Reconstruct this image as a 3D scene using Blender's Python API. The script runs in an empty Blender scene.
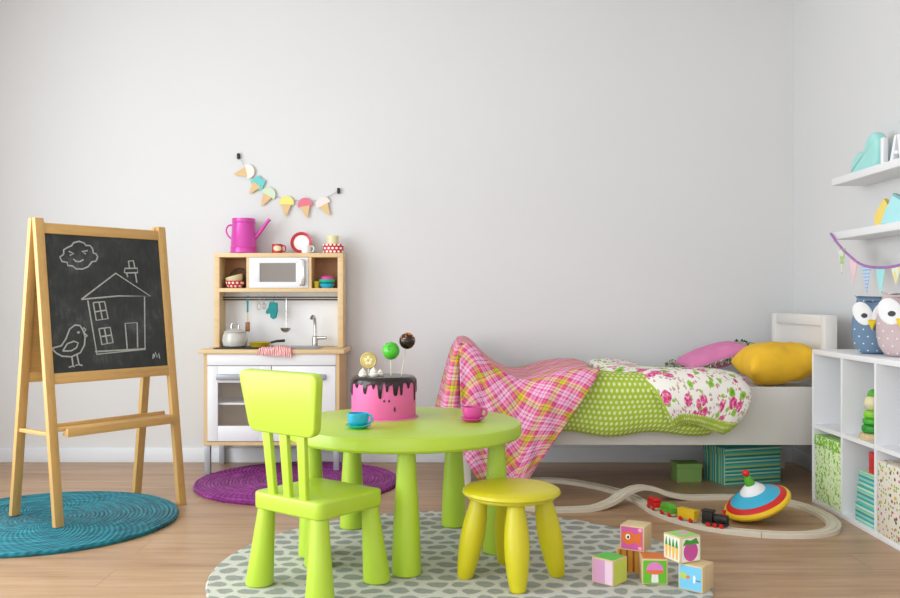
import bpy, bmesh, math, random
from mathutils import Vector, Matrix, noise
random.seed(4)
C = bpy.context.scene.collection
PI = math.pi
R = math.radians

# ------------------------------------------------------------------ materials
def srgb(r, g, b):
    def f(c):
        c /= 255.0
        return c/12.92 if c <= .04045 else ((c+.055)/1.055)**2.4
    return (f(r), f(g), f(b), 1)

class NT:
    """small node-tree writer"""
    def __init__(s, name):
        s.m = bpy.data.materials.new(name); s.m.use_nodes = True
        s.t = s.m.node_tree; s.b = s.t.nodes['Principled BSDF']
    def n(s, typ, **kw):
        nd = s.t.nodes.new(typ)
        for k, v in kw.items():
            setattr(nd, k, v)
        return nd
    def put(s, sock, v):
        if v is None: return
        if hasattr(v, 'is_linked'): s.t.links.new(v, sock)
        else: sock.default_value = v
    def math(s, op, a, b=None, c=None):
        nd = s.n('ShaderNodeMath', operation=op)
        for i, v in enumerate((a, b, c)):
            s.put(nd.inputs[i], v)
        return nd.outputs[0]
    def coord(s, kind='Object'):
        return s.n('ShaderNodeTexCoord').outputs[kind]
    def sep(s, v):
        nd = s.n('ShaderNodeSeparateXYZ'); s.put(nd.inputs[0], v)
        return nd.outputs
    def comb(s, x=0, y=0, z=0):
        nd = s.n('ShaderNodeCombineXYZ')
        for i, v in enumerate((x, y, z)): s.put(nd.inputs[i], v)
        return nd.outputs[0]
    def mapping(s, v, scale=(1, 1, 1), rot=(0, 0, 0), loc=(0, 0, 0)):
        nd = s.n('ShaderNodeMapping'); s.put(nd.inputs[0], v)
        nd.inputs['Scale'].default_value = scale; nd.inputs['Rotation'].default_value = rot; nd.inputs['Location'].default_value = loc
        return nd.outputs[0]
    def noise(s, v, scale=5, detail=3, rough=.5, out=0):
        nd = s.n('ShaderNodeTexNoise'); s.put(nd.inputs['Vector'], v)
        nd.inputs['Scale'].default_value = scale; nd.inputs['Detail'].default_value = detail; nd.inputs['Roughness'].default_value = rough
        return nd.outputs[out]
    def voro(s, v, scale=5, rand=1.0, out='Distance'):
        nd = s.n('ShaderNodeTexVoronoi'); s.put(nd.inputs['Vector'], v)
        nd.inputs['Scale'].default_value = scale; nd.inputs['Randomness'].default_value = rand
        return nd.outputs[out]
    def ramp(s, f, stops, interp='LINEAR'):
        nd = s.n('ShaderNodeValToRGB'); s.put(nd.inputs[0], f)
        cr = nd.color_ramp; cr.interpolation = interp
        while len(cr.elements) < len(stops): cr.elements.new(.5)
        for e, (p, c) in zip(cr.elements, stops):
            e.position = p; e.color = c
        return nd.outputs[0]
    def mix(s, f, a, b, mode='MIX'):
        nd = s.n('ShaderNodeMix', data_type='RGBA', blend_type=mode)
        s.put(nd.inputs[0], f); s.put(nd.inputs[6], a); s.put(nd.inputs[7], b)
        return nd.outputs[2]
    def bump(s, h, strength=.3, dist=.01):
        nd = s.n('ShaderNodeBump'); s.put(nd.inputs['Height'], h)
        nd.inputs['Strength'].default_value = strength; nd.inputs['Distance'].default_value = dist
        s.put(s.b.inputs['Normal'], nd.outputs[0])
    def done(s, col=None, rough=.5, metal=0, **kw):
        s.put(s.b.inputs['Base Color'], col); s.put(s.b.inputs['Roughness'], rough); s.put(s.b.inputs['Metallic'], metal)
        for k, v in kw.items(): s.put(s.b.inputs[k], v)
        return s.m

def dark(c, k): return (c[0]*k, c[1]*k, c[2]*k, 1)
def plain(name, c, rough=.45, metal=0, var=.05, scale=6, bump=0, bscale=200, **kw):
    t = NT(name); v = t.coord()
    f = t.noise(v, scale, 3)
    col = t.ramp(f, [(.3, dark(c, 1-var)), (.7, dark(c, 1+var*.5))])
    if bump: t.bump(t.noise(v, bscale, 2), bump, .002)
    return t.done(col, rough, metal, **kw)
def wood(name, c, axis=2, rough=.5, var=.16, scale=10):
    t = NT(name); v = t.coord()
    sc = [scale*3]*3; sc[axis] = scale*.22
    f = t.noise(t.mapping(v, tuple(sc)), 1.6, 4, .6)
    g = t.noise(t.mapping(v, tuple(x*5 for x in sc)), 1.6, 2, .6)
    f = t.math('ADD', t.math('MULTIPLY', f, .7), t.math('MULTIPLY', g, .3))
    col = t.ramp(f, [(.3, dark(c, 1-var*1.6)), (.5, c), (.7, dark(c, 1+var*.6))])
    t.bump(f, .08, .002)
    return t.done(col, rough)
def fabric(name, c, var=.06, rough=.9, bump=.35, bscale=420):
    t = NT(name); v = t.coord()
    col = t.ramp(t.noise(v, 14, 4), [(.3, dark(c, 1-var)), (.7, dark(c, 1+var))])
    t.bump(t.noise(v, bscale, 2), bump, .002)
    return t.done(col, rough)
def dots_uv(name, base, dot, pitch, rad, rough=.85, kind='UV', planes='xy'):
    t = NT(name); v = t.coord(kind); o = t.sep(v)
    ix = {'x': 0, 'y': 1, 'z': 2}
    x = t.math('DIVIDE', o[ix[planes[0]]], pitch); y = t.math('DIVIDE', o[ix[planes[1]]], pitch*.866)
    row = t.math('FLOOR', y)
    x = t.math('ADD', x, t.math('MULTIPLY', t.math('FLOORED_MODULO', row, 2.0), .5))
    fx = t.math('SUBTRACT', t.math('FRACT', x), .5); fy = t.math('MULTIPLY', t.math('SUBTRACT', t.math('FRACT', y), .5), .866)
    d = t.math('SQRT', t.math('ADD', t.math('MULTIPLY', fx, fx), t.math('MULTIPLY', fy, fy)))
    f = t.ramp(d, [(rad*.85, (1, 1, 1, 1)), (rad*1.15, (0, 0, 0, 1))])
    return t.done(t.mix(f, base, dot), rough)
def stripes(name, cols, period, axis=2, rough=.7, kind='Object'):
    t = NT(name); o = t.sep(t.coord(kind))
    f = t.math('FRACT', t.math('DIVIDE', o[axis], period))
    k = len(cols)
    w = [random.uniform(.6, 1.4) for _ in cols]; s = sum(w); st = []; a = 0
    for c, ww in zip(cols, w):
        st.append((a/s, c)); a += ww
    return t.done(t.ramp(f, st, 'CONSTANT'), rough)

M = {}
def wall_mat(name, c):
    t = NT(name); v = t.coord()
    t.bump(t.noise(v, 90, 3), .05, .003)
    return t.done(t.ramp(t.noise(v, 1.2, 2), [(.35, dark(c, .985)), (.65, c)]), .75)
M['wall'] = wall_mat('wall paint', srgb(220, 220, 220))
M['ceil'] = wall_mat('ceiling paint', srgb(235, 235, 235))
M['trim'] = plain('white trim paint', srgb(226, 230, 236), .5, var=.01)
def floor_mat():
    t = NT('oak floor'); v = t.coord()
    br = t.n('ShaderNodeTexBrick'); t.put(br.inputs['Vector'], v)
    br.offset = .37; br.offset_frequency = 2
    br.inputs['Scale'].default_value = 1
    br.inputs['Brick Width'].default_value = 1.9; br.inputs['Row Height'].default_value = .19
    br.inputs['Mortar Size'].default_value = .0016; br.inputs['Mortar Smooth'].default_value = .3
    br.inputs['Color1'].default_value = (0, 0, 0, 1); br.inputs['Color2'].default_value = (1, 1, 1, 1); br.inputs['Mortar'].default_value = (.5, .5, .5, 1)
    pl = t.sep(br.outputs['Color'])[0]
    off = t.comb(t.math('MULTIPLY', pl, 7.3), t.math('MULTIPLY', pl, 3.1), 0)
    va = t.n('ShaderNodeVectorMath', operation='ADD'); t.put(va.inputs[0], v); t.put(va.inputs[1], off)
    f = t.noise(t.mapping(va.outputs[0], (1.1, 11, 1)), 1.5, 5, .62)
    g = t.noise(t.mapping(va.outputs[0], (3.5, 90, 1)), 1.5, 3, .6)
    h = t.math('ADD', t.math('MULTIPLY', f, .68), t.math('MULTIPLY', g, .32))
    h = t.math('ADD', h, t.math('MULTIPLY', t.math('SUBTRACT', pl, .5), .10))
    col = t.ramp(h, [(.28, srgb(136, 102, 74)), (.45, srgb(171, 136, 104)), (.6, srgb(186, 152, 119)), (.75, srgb(199, 167, 134))])
    col = t.mix(t.math('MULTIPLY', br.outputs['Fac'], .55), col, srgb(120, 88, 62))
    t.bump(t.math('SUBTRACT', t.math('MULTIPLY', g, .3), br.outputs['Fac']), .12, .002)
    return t.done(col, t.math('ADD', .30, t.math('MULTIPLY', g, .14)))
M['floor'] = floor_mat()

LIME = srgb(176, 206, 50)
M['lime'] = plain('lime green plastic', LIME, .38, var=.02, bump=.04, bscale=260, **{'Coat Weight': .35, 'Coat Roughness': .45})
M['yellow_plastic'] = plain('mustard yellow plastic', srgb(205, 194, 22), .38, var=.03, bump=.05, bscale=260)
M['pine'] = wood('pine along z', srgb(204, 162, 98), 2, .5, .12)
M['pine_x'] = wood('pine along x', srgb(204, 162, 98), 0, .5, .12)
M['pine_y'] = wood('pine along y', srgb(204, 162, 98), 1, .5, .12)
M['birch'] = wood('birch ply', srgb(228, 198, 150), 0, .5, .08)
M['birch_z'] = wood('birch ply upright', srgb(222, 190, 138), 2, .5, .08)
M['shade_wood'] = wood('brown and shaded wood', srgb(150, 102, 58), 0, .55, .12)  # plain brown wood; on the niche backs its darkness is painted shade
M['white'] = plain('white lacquer', srgb(240, 241, 243), .4, var=.008)
M['warm_white'] = plain('warm white bed paint', srgb(229, 226, 221), .42, var=.015)
M['grey_metal'] = plain('grey painted metal', srgb(168, 170, 176), .4, .3, var=.03)
M['steel'] = plain('brushed steel', srgb(200, 200, 200), .25, 1, var=.04)
M['dark_metal'] = plain('dark metal', srgb(52, 48, 46), .4, .7, var=.05)
M['black'] = plain('black', srgb(24, 23, 24), .45, var=.05)
M['oven_glass'] = plain('smoked plastic window', srgb(140, 132, 125), .2, var=.02)
def glass():
    t = NT('clear plastic pane')
    return t.done((.95, .93, .9, 1), .08, **{'Transmission Weight': .0, 'Alpha': .07})
M['pane'] = glass()
def chalkboard():
    t = NT('chalkboard'); v = t.coord()
    a = t.noise(v, 7, 5, .65); b = t.noise(t.mapping(v, (30, 8, 12)), 2, 3)
    f = t.math('ADD', t.math('MULTIPLY', a, .7), t.math('MULTIPLY', b, .3))
    return t.done(t.ramp(f, [(.4, srgb(40, 44, 44)), (.55, srgb(52, 56, 56)), (.72, srgb(84, 88, 87))]), .7)
M['chalkboard'] = chalkboard()
M['chalk'] = plain('white chalk', srgb(176, 178, 174), .95, var=.25, scale=160)

def braided(name, c1, c2, c3, n):
    t = NT(name); v = t.coord(); o = t.sep(v)
    r = t.math('SQRT', t.math('ADD', t.math('MULTIPLY', o[0], o[0]), t.math('MULTIPLY', o[1], o[1])))
    th = t.math('ARCTAN2', o[1], o[0])
    p = t.comb(t.math('MULTIPLY', r, n), t.math('MULTIPLY', th, 3.0), 0)
    f = t.noise(p, 1.0, 4, .65)
    s = t.math('MULTIPLY', r, 210.0)
    w = t.math('SINE', t.math('ADD', s, t.math('MULTIPLY', th, 90.0)))
    col = t.ramp(f, [(.32, c1), (.5, c2), (.68, c3)])
    t.bump(t.math('ADD', t.math('MULTIPLY', w, .35), f), .7, .006)
    return t.done(col, .8, **{'Sheen Weight': .1, 'Sheen Roughness': .4})
M['teal_rug'] = braided('teal braided cotton', srgb(2, 62, 76), srgb(8, 106, 122), srgb(34, 146, 156), 95)
M['purple_rug'] = braided('purple braided cotton', srgb(88, 8, 84), srgb(136, 26, 126), srgb(182, 74, 168), 95)
def pebble_rug():
    t = NT('pebble pattern rug'); v = t.coord()
    wob = t.noise(v, 9, 2, .5, 1); s = t.sep(wob); o = t.sep(v)
    x = t.math('ADD', o[0], t.math('MULTIPLY', t.math('SUBTRACT', s[0], .5), .075))
    y = t.math('ADD', o[1], t.math('MULTIPLY', t.math('SUBTRACT', s[1], .5), .075))
    fz = t.noise(v, 260, 2, .6, 1); q = t.sep(fz)
    x = t.math('ADD', x, t.math('MULTIPLY', t.math('SUBTRACT', q[0], .5), .012))
    y = t.math('ADD', y, t.math('MULTIPLY', t.math('SUBTRACT', q[1], .5), .012))
    yy = t.math('DIVIDE', y, .072); xx = t.math('DIVIDE', x, .078)
    row = t.math('FLOOR', yy)
    xx = t.math('ADD', xx, t.math('MULTIPLY', t.math('FLOORED_MODULO', row, 2.0), .5))
    fx = t.math('DIVIDE', t.math('SUBTRACT', t.math('FRACT', xx), .5), .43)
    fy = t.math('DIVIDE', t.math('SUBTRACT', t.math('FRACT', yy), .5), .41)
    d = t.math('SQRT', t.math('ADD', t.math('MULTIPLY', fx, fx), t.math('MULTIPLY', fy, fy)))
    f = t.ramp(d, [(.82, (0, 0, 0, 1)), (1.0, (1, 1, 1, 1))])
    fib = t.noise(v, 420, 2, .6)
    lo = t.ramp(fib, [(.35, srgb(132, 138, 132)), (.65, srgb(166, 171, 163))])
    hi = t.ramp(fib, [(.35, srgb(190, 190, 180)), (.65, srgb(220, 219, 210))])
    t.bump(fib, .6, .004)
    return t.done(t.mix(f, lo, hi), .95)
M['pebble_rug'] = pebble_rug()

def plaid():
    t = NT('pink plaid cotton'); o = t.sep(t.coord('UV'))
    PK = srgb(222, 104, 158); LP = srgb(244, 190, 222); WH = srgb(244, 204, 226); MG = srgb(186, 30, 84)
    OR = srgb(240, 170, 90); LM = srgb(186, 206, 40); YL = srgb(236, 214, 120)
    seq = [(0, PK), (.08, WH), (.16, MG), (.18, WH), (.26, PK), (.34, OR), (.37, PK), (.43, MG), (.45, LM), (.55, MG), (.57, YL), (.62, OR), (.65, PK), (.76, MG), (.79, LP), (.90, MG), (.92, LP)]
    fu = t.math('FRACT', t.math('DIVIDE', o[0], .135)); fv = t.math('FRACT', t.math('DIVIDE', o[1], .135))
    a = t.ramp(fu, seq, 'CONSTANT'); b = t.ramp(fv, seq, 'CONSTANT')
    col = t.mix(.5, a, b)
    tw = t.math('SINE', t.math('MULTIPLY', t.math('ADD', o[0], o[1]), 2200.0))
    t.bump(tw, .15, .001)
    hs = t.n('ShaderNodeHueSaturation'); t.put(hs.inputs['Color'], col); hs.inputs['Saturation'].default_value = 1.1; hs.inputs['Value'].default_value = .97
    return t.done(hs.outputs[0], .9)
M['plaid'] = plaid()
M['polka'] = dots_uv('green polka dot cotton', srgb(168, 194, 56), srgb(226, 234, 176), .026, .27)
def floral():
    t = NT('floral cotton'); v = t.coord('UV')
    base = srgb(240, 236, 228); col = base
    wv = t.n('ShaderNodeVectorMath', operation='ADD'); t.put(wv.inputs[0], v)
    nz = t.noise(v, 30, 2, .5, 1); sc = t.n('ShaderNodeVectorMath', operation='SCALE'); t.put(sc.inputs[0], nz); sc.inputs['Scale'].default_value = .028
    t.put(wv.inputs[1], sc.outputs[0]); w = wv.outputs[0]
    # small sprigs
    d = t.voro(t.mapping(w, (46, 46, 1)), 1, 1)
    msk = t.noise(v, 11, 1)
    f = t.math('MULTIPLY', t.math('LESS_THAN', d, .36), t.math('GREATER_THAN', msk, .43))
    c2 = t.ramp(t.noise(v, 40, 1), [(.42, srgb(190, 60, 110)), (.5, srgb(214, 140, 150)), (.58, srgb(150, 170, 90))])
    col = t.mix(t.math('MULTIPLY', f, .8), col, c2)
    # leaves
    vl = t.mapping(w, (13, 19, 1), (0, 0, .5), (3.1, 1.7, 0))
    d = t.voro(vl, 1, .9)
    col = t.mix(t.math('LESS_THAN', d, .33), col, t.ramp(d, [(.05, srgb(92, 150, 30)), (.27, srgb(150, 196, 74))]))
    # blooms
    vb = t.mapping(w, (10.5, 12.5, 1), (0, 0, 0), (.4, .2, 0))
    d = t.voro(vb, 1, .85)
    pet = t.ramp(t.noise(v, 60, 2), [(.4, srgb(200, 40, 110)), (.55, srgb(226, 110, 160)), (.65, srgb(240, 180, 205))])
    col = t.mix(t.math('LESS_THAN', d, .37), col, pet)
    col = t.mix(t.math('LESS_THAN', d, .05), col, srgb(236, 120, 90))
    o = t.sep(v)
    rim = t.math('MAXIMUM', t.math('LESS_THAN', o[0], .022), t.math('GREATER_THAN', o[1], .95))
    col = t.mix(rim, col, t.mix(t.math('LESS_THAN', t.voro(t.mapping(v, (40, 40, 1)), 1, .25), .27), srgb(166, 190, 66), srgb(226, 232, 176)))
    return t.done(col, .9)
M['floral'] = floral()
M['pink_cloth'] = fabric('pink cotton', srgb(222, 130, 178))
M['yellow_cloth'] = fabric('yellow cotton', srgb(236, 186, 44))
def ruffle():
    t = NT('green leaf print'); v = t.coord()
    d = t.voro(t.mapping(v, (60, 60, 60)), 1, 1)
    return t.done(t.ramp(d, [(.30, srgb(58, 96, 48)), (.42, srgb(110, 146, 88)), (.5, srgb(226, 230, 208))], 'CONSTANT'), .9)
M['ruffle'] = ruffle()
M['mattress'] = fabric('white sheet', srgb(235, 235, 232))
M['cake_pink'] = plain('pink fondant', srgb(232, 106, 168), .5, var=.02)
M['choc'] = plain('dark chocolate', srgb(34, 14, 14), .25, var=.1)
M['cream'] = plain('cream ceramic', srgb(232, 222, 176), .4, var=.03)
M['meringue'] = plain('white meringue', srgb(240, 234, 222), .7, var=.03)
M['gold'] = plain('pale gold candy', srgb(206, 182, 110), .4, .2, var=.1, scale=60)
M['pop_green'] = plain('green candy', srgb(80, 190, 50), .25, var=.06)
M['sprinkle'] = plain('orange sprinkle', srgb(216, 140, 70), .5)
M['stick'] = plain('paper stick', srgb(226, 222, 205), .7)
M['cyan_pl'] = plain('cyan plastic', srgb(44, 176, 216), .3, var=.03)
M['aqua_pl'] = plain('sea green plastic', srgb(38, 186, 160), .3, var=.03)
M['pink_pl'] = plain('magenta plastic', srgb(216, 76, 156), .3, var=.03)
M['can_pink'] = plain('magenta enamel', srgb(212, 74, 172), .3, .15, var=.03)
M['red'] = plain('red enamel', srgb(196, 36, 48), .35, var=.04)
M['red_toy'] = plain('red toy paint', srgb(214, 32, 30), .35, var=.04)
M['green_toy'] = plain('green toy paint', srgb(90, 176, 46), .4, var=.04)
M['yellow_toy'] = plain('yellow toy paint', srgb(240, 200, 30), .35, var=.04)
M['cyan_toy'] = plain('sky blue toy paint', srgb(56, 178, 214), .35, var=.04)
M['yellow_ceramic'] = plain('yellow ceramic', srgb(206, 180, 40), .4)
M['red_dots'] = dots_uv('red with white dots', srgb(196, 32, 52), srgb(246, 236, 228), .022, .3, .4, 'Object', 'xz')
M['basket'] = plain('brown wicker', srgb(96, 66, 44), .8, var=.4, scale=90, bump=.6, bscale=160)
M['teal_cloth'] = fabric('teal cotton', srgb(44, 150, 152))
M['towel'] = stripes('red and white tea towel', [srgb(222, 110, 110), srgb(244, 226, 222), srgb(214, 96, 100), srgb(246, 230, 226)], .02, 0, .9, 'UV')
TEALS = [srgb(60, 190, 178), srgb(160, 224, 200), srgb(36, 140, 130), srgb(176, 206, 120), srgb(80, 192, 190), srgb(50, 160, 140), srgb(196, 224, 190), srgb(40, 150, 150)]
M['teal_box'] = stripes('teal striped card', TEALS, .062, 2, .6)
M['teal_box_side'] = stripes('teal striped card upright', TEALS, .075, 1, .6)
M['teal_box_shelf'] = stripes('aqua striped card', [srgb(96, 204, 200), srgb(206, 226, 190), srgb(60, 178, 184), srgb(148, 214, 196), srgb(70, 160, 172), srgb(190, 220, 150)], .05, 2, .6)
M['green_box'] = plain('olive green card', srgb(138, 180, 96), .7, var=.04)
def vine():
    t = NT('green leaf pattern card'); v = t.coord()
    d = t.voro(t.mapping(v, (150, 150, 150)), 1, 1, 'Distance')
    w = t.n('ShaderNodeTexWave'); t.put(w.inputs['Vector'], v); w.inputs['Scale'].default_value = 42; w.inputs['Distortion'].default_value = 7; w.inputs['Detail'].default_value = 2
    f = t.math('ADD', t.math('MULTIPLY', w.outputs[1], .6), t.math('MULTIPLY', d, .5))
    return t.done(t.ramp(f, [(.42, srgb(122, 190, 40)), (.56, srgb(176, 216, 110)), (.72, srgb(226, 240, 196))]), .7)
M['vine'] = vine()
def confetti():
    t = NT('confetti dots card'); v = t.coord()
    vv = t.mapping(v, (50, 50, 50))
    d = t.voro(vv, 1, .8); c = t.voro(vv, 1, .8, 'Color')
    hue = t.sep(c)[0]
    col = t.ramp(hue, [(0, srgb(206, 60, 70)), (.25, srgb(150, 180, 70)), (.42, srgb(214, 180, 70)), (.58, srgb(110, 70, 60)), (.72, srgb(190, 90, 140)), (.86, srgb(90, 110, 70))], 'CONSTANT')
    return t.done(t.mix(t.math('LESS_THAN', d, .34), srgb(232, 226, 212), col), .7)
M['confetti'] = confetti()
M['track'] = wood('pale beech', srgb(222, 212, 194), 0, .5, .05)
M['block_wood'] = wood('raw block wood', srgb(214, 190, 144), 2, .55, .08)
M['owl_blue'] = dots_uv('blue dotted cotton', srgb(108, 134, 160), srgb(220, 226, 230), .034, .09, .9, 'Object', 'xz')
M['owl_pink'] = dots_uv('mauve dotted cotton', srgb(196, 176, 178), srgb(236, 226, 222), .034, .09, .9, 'Object', 'xz')
M['white_felt'] = fabric('white felt', srgb(236, 236, 236), .02)
M['grey_felt'] = fabric('charcoal felt', srgb(70, 70, 78), .05)
M['yellow_felt'] = fabric('yellow felt', srgb(232, 200, 40), .04)
M['aqua_felt'] = fabric('aqua felt', srgb(168, 226, 220), .04, bump=.6)
M['aqua_paint'] = plain('aqua paint', srgb(172, 228, 232), .5)
M['teal_paint'] = plain('teal paint', srgb(130, 184, 190), .5)
M['yellow_paint'] = plain('soft yellow paint', srgb(240, 212, 110), .5)
M['purple_cord'] = fabric('purple cord', srgb(172, 120, 186), .05)
M['white_cord'] = fabric('pale cord', srgb(178, 172, 180), .03)
def flat(name, rgb, rough=.7): return plain(name, srgb(*rgb), rough, var=.02)

# ------------------------------------------------------------------ mesh helpers
def T(x=0, y=0, z=0): return Matrix.Translation((x, y, z))
def RX(a): return Matrix.Rotation(a, 4, 'X')
def RY(a): return Matrix.Rotation(a, 4, 'Y')
def RZ(a): return Matrix.Rotation(a, 4, 'Z')
def BM(): return bmesh.new()
def merge(dst, src, mx=None):
    if mx is not None: src.transform(mx)
    me = bpy.data.meshes.new('t'); src.to_mesh(me); src.free()
    dst.from_mesh(me); bpy.data.meshes.remove(me)
def box(bm, x0, x1, y0, y1, z0, z1, bev=0, mx=None, seg=2):
    b = BM(); bmesh.ops.create_cube(b, size=1)
    for v in b.verts:
        v.co = Vector(((x0+x1)/2 + v.co.x*(x1-x0), (y0+y1)/2 + v.co.y*(y1-y0), (z0+z1)/2 + v.co.z*(z1-z0)))
    if bev: bmesh.ops.bevel(b, geom=b.edges[:], offset=bev, segments=seg, profile=.5, affect='EDGES')
    merge(bm, b, mx)
def lathe(bm, prof, seg=32, mx=None):
    b = BM(); rings = []
    for r, z in prof:
        if r < 1e-6: rings.append([b.verts.new((0, 0, z))])
        else: rings.append([b.verts.new((r*math.cos(2*PI*k/seg), r*math.sin(2*PI*k/seg), z)) for k in range(seg)])
    for a, c in zip(rings, rings[1:]):
        for k in range(seg):
            j = (k+1) % seg
            if len(a) == 1 and len(c) == 1: continue
            if len(a) == 1: b.faces.new((a[0], c[j], c[k]))
            elif len(c) == 1: b.faces.new((a[k], a[j], c[0]))
            else: b.faces.new((a[k], a[j], c[j], c[k]))
    if prof[0] == prof[-1]: bmesh.ops.remove_doubles(b, verts=b.verts[:], dist=1e-6)
    for rg in (() if prof[0] == prof[-1] else (rings[0], rings[-1])):
        if len(rg) > 1: b.faces.new(rg if rg is rings[-1] else rg[::-1])
    bmesh.ops.recalc_face_normals(b, faces=b.faces[:])
    merge(bm, b, mx)
def frames(pts, closed):
    n = len(pts); out = []; up = Vector((0, 0, 1)); prev = None
    for i in range(n):
        a = pts[(i-1) % n] if closed or i > 0 else pts[i]
        c = pts[(i+1) % n] if closed or i < n-1 else pts[i]
        t = (c-a).normalized()
        if prev is None:
            s = t.cross(up)
            if s.length < 1e-3: s = t.cross(Vector((1, 0, 0)))
        else:
            s = prev - t*prev.dot(t)
            if s.length < 1e-4: s = t.cross(up)
        s.normalize(); prev = s
        out.append((t, s, s.cross(t).normalized()))
    return out
def tube(bm, pts, r, seg=10, closed=False, mx=None):
    pts = [Vector(p) for p in pts]; b = BM(); fr = frames(pts, closed); rings = []
    for i, (p, (t, s, u)) in enumerate(zip(pts, fr)):
        rr = r[i] if isinstance(r, (list, tuple)) else r
        rings.append([b.verts.new(p + s*rr*math.cos(2*PI*k/seg) + u*rr*math.sin(2*PI*k/seg)) for k in range(seg)])
    pr = list(zip(rings, rings[1:])) + ([(rings[-1], rings[0])] if closed else [])
    for a, c in pr:
        for k in range(seg): b.faces.new((a[k], a[(k+1) % seg], c[(k+1) % seg], c[k]))
    if not closed: b.faces.new(rings[0][::-1]); b.faces.new(rings[-1])
    bmesh.ops.recalc_face_normals(b, faces=b.faces[:])
    merge(bm, b, mx)
def sweep(bm, pts, section, closed=False):
    """section: (side, up) points; up stays world z"""
    pts = [Vector(p) for p in pts]; b = BM(); n = len(pts); rings = []
    for i, p in enumerate(pts):
        a = pts[(i-1) % n] if closed or i > 0 else p
        c = pts[(i+1) % n] if closed or i < n-1 else p
        t = (c-a).normalized(); s = t.cross(Vector((0, 0, 1))).normalized(); u = s.cross(t).normalized()
        rings.append([b.verts.new(p + s*x + u*z) for x, z in section])
    m = len(section)
    pr = list(zip(rings, rings[1:])) + ([(rings[-1], rings[0])] if closed else [])
    for a, c in pr:
        for k in range(m): b.faces.new((a[k], a[(k+1) % m], c[(k+1) % m], c[k]))
    if not closed: b.faces.new(rings[0]); b.faces.new(rings[-1])
    bmesh.ops.recalc_face_normals(b, faces=b.faces[:])
    merge(bm, b)
def prism(bm, outline, z0, z1, bev=0, mx=None, seg=3):
    b = BM()
    lo = [b.verts.new((x, y, z0)) for x, y in outline]; hi = [b.verts.new((x, y, z1)) for x, y in outline]
    n = len(outline)
    fb = b.faces.new(lo[::-1]); ft = b.faces.new(hi)
    for k in range(n): b.faces.new((lo[k], lo[(k+1) % n], hi[(k+1) % n], hi[k]))
    bmesh.ops.recalc_face_normals(b, faces=b.faces[:])
    if bev:
        es = list({e for f in (fb, ft) for e in f.edges})
        bmesh.ops.bevel(b, geom=es, offset=bev, segments=seg, profile=.5, affect='EDGES')
    big = [f for f in b.faces if len(f.verts) > 4]
    bmesh.ops.triangulate(b, faces=big)
    merge(bm, b, mx)
def rounded(pts, r, seg=6):
    """2D polygon with rounded corners"""
    out = []; n = len(pts)
    for i in range(n):
        p = Vector(pts[i]); a = Vector(pts[i-1]); c = Vector(pts[(i+1) % n])
        rr = r[i] if isinstance(r, (list, tuple)) else r
        da = (a-p).normalized(); dc = (c-p).normalized()
        ang = da.angle(dc); d = rr/math.tan(ang/2)
        s = p+da*d; e = p+dc*d
        for k in range(seg+1):
            q = k/seg
            out.append(tuple(s*(1-q)**2 + p*2*q*(1-q) + e*q*q))
    return out
def ell(rx, ry, n=40, cx=0, cy=0): return [(cx+rx*math.cos(2*PI*k/n), cy+ry*math.sin(2*PI*k/n)) for k in range(n)]
def spline(pts, n=8, closed=False):
    P = [Vector(p) for p in pts]; out = []; m = len(P)
    for i in range(m if closed else m-1):
        g = (lambda k: P[k % m]) if closed else (lambda k: P[max(0, min(m-1, k))])
        p0, p1, p2, p3 = g(i-1), g(i), g(i+1), g(i+2)
        for k in range(n):
            t = k/n
            out.append(.5*((2*p1)+(p2-p0)*t+(2*p0-5*p1+4*p2-p3)*t*t+(3*p1-p0-3*p2+p3)*t**3))
    if not closed: out.append(P[-1].copy())
    return out
def padded(bm, mid, thick, nu, nv, uv=None, wrinkle=0, wscale=6, seed=0):
    """a filled cushion or quilt: two skins either side of a mid surface, meeting at the rim"""
    layer = bm.loops.layers.uv.verify()
    def pos(u, v): return Vector(mid(u, v))
    G = {}
    e = 1e-3
    for i in range(nu+1):
        for j in range(nv+1):
            u, v = i/nu, j/nv
            p = pos(u, v)
            du = pos(min(1, u+e), v)-pos(max(0, u-e), v); dv = pos(u, min(1, v+e))-pos(u, max(0, v-e))
            n = du.cross(dv).normalized()
            th = thick(u, v)
            rim = i in (0, nu) or j in (0, nv)
            for s in ((0,) if rim else (1, -1)):
                q = p + n*th*s
                if wrinkle and not rim:
                    w = noise.noise(p*wscale+Vector((seed, s*9, 0)))*.7 + noise.noise(p*wscale*2.3+Vector((seed, s*5, 3)))*.3
                    q += n*s*w*wrinkle
                vv = bm.verts.new(q)
                if rim: G[i, j, 1] = G[i, j, -1] = vv
                else: G[i, j, s] = vv
    for s in (1, -1):
        for i in range(nu):
            for j in range(nv):
                k = [(i, j), (i+1, j), (i+1, j+1), (i, j+1)]
                if s < 0: k = k[::-1]
                f = bm.faces.new([G[a, b, s] for a, b in k])
                for lp, (a, b) in zip(f.loops, k):
                    lp[layer].uv = uv(a/nu, b/nv) if uv else (a/nu, b/nv)
def sgn(x): return (x > 0)-(x < 0)

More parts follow.
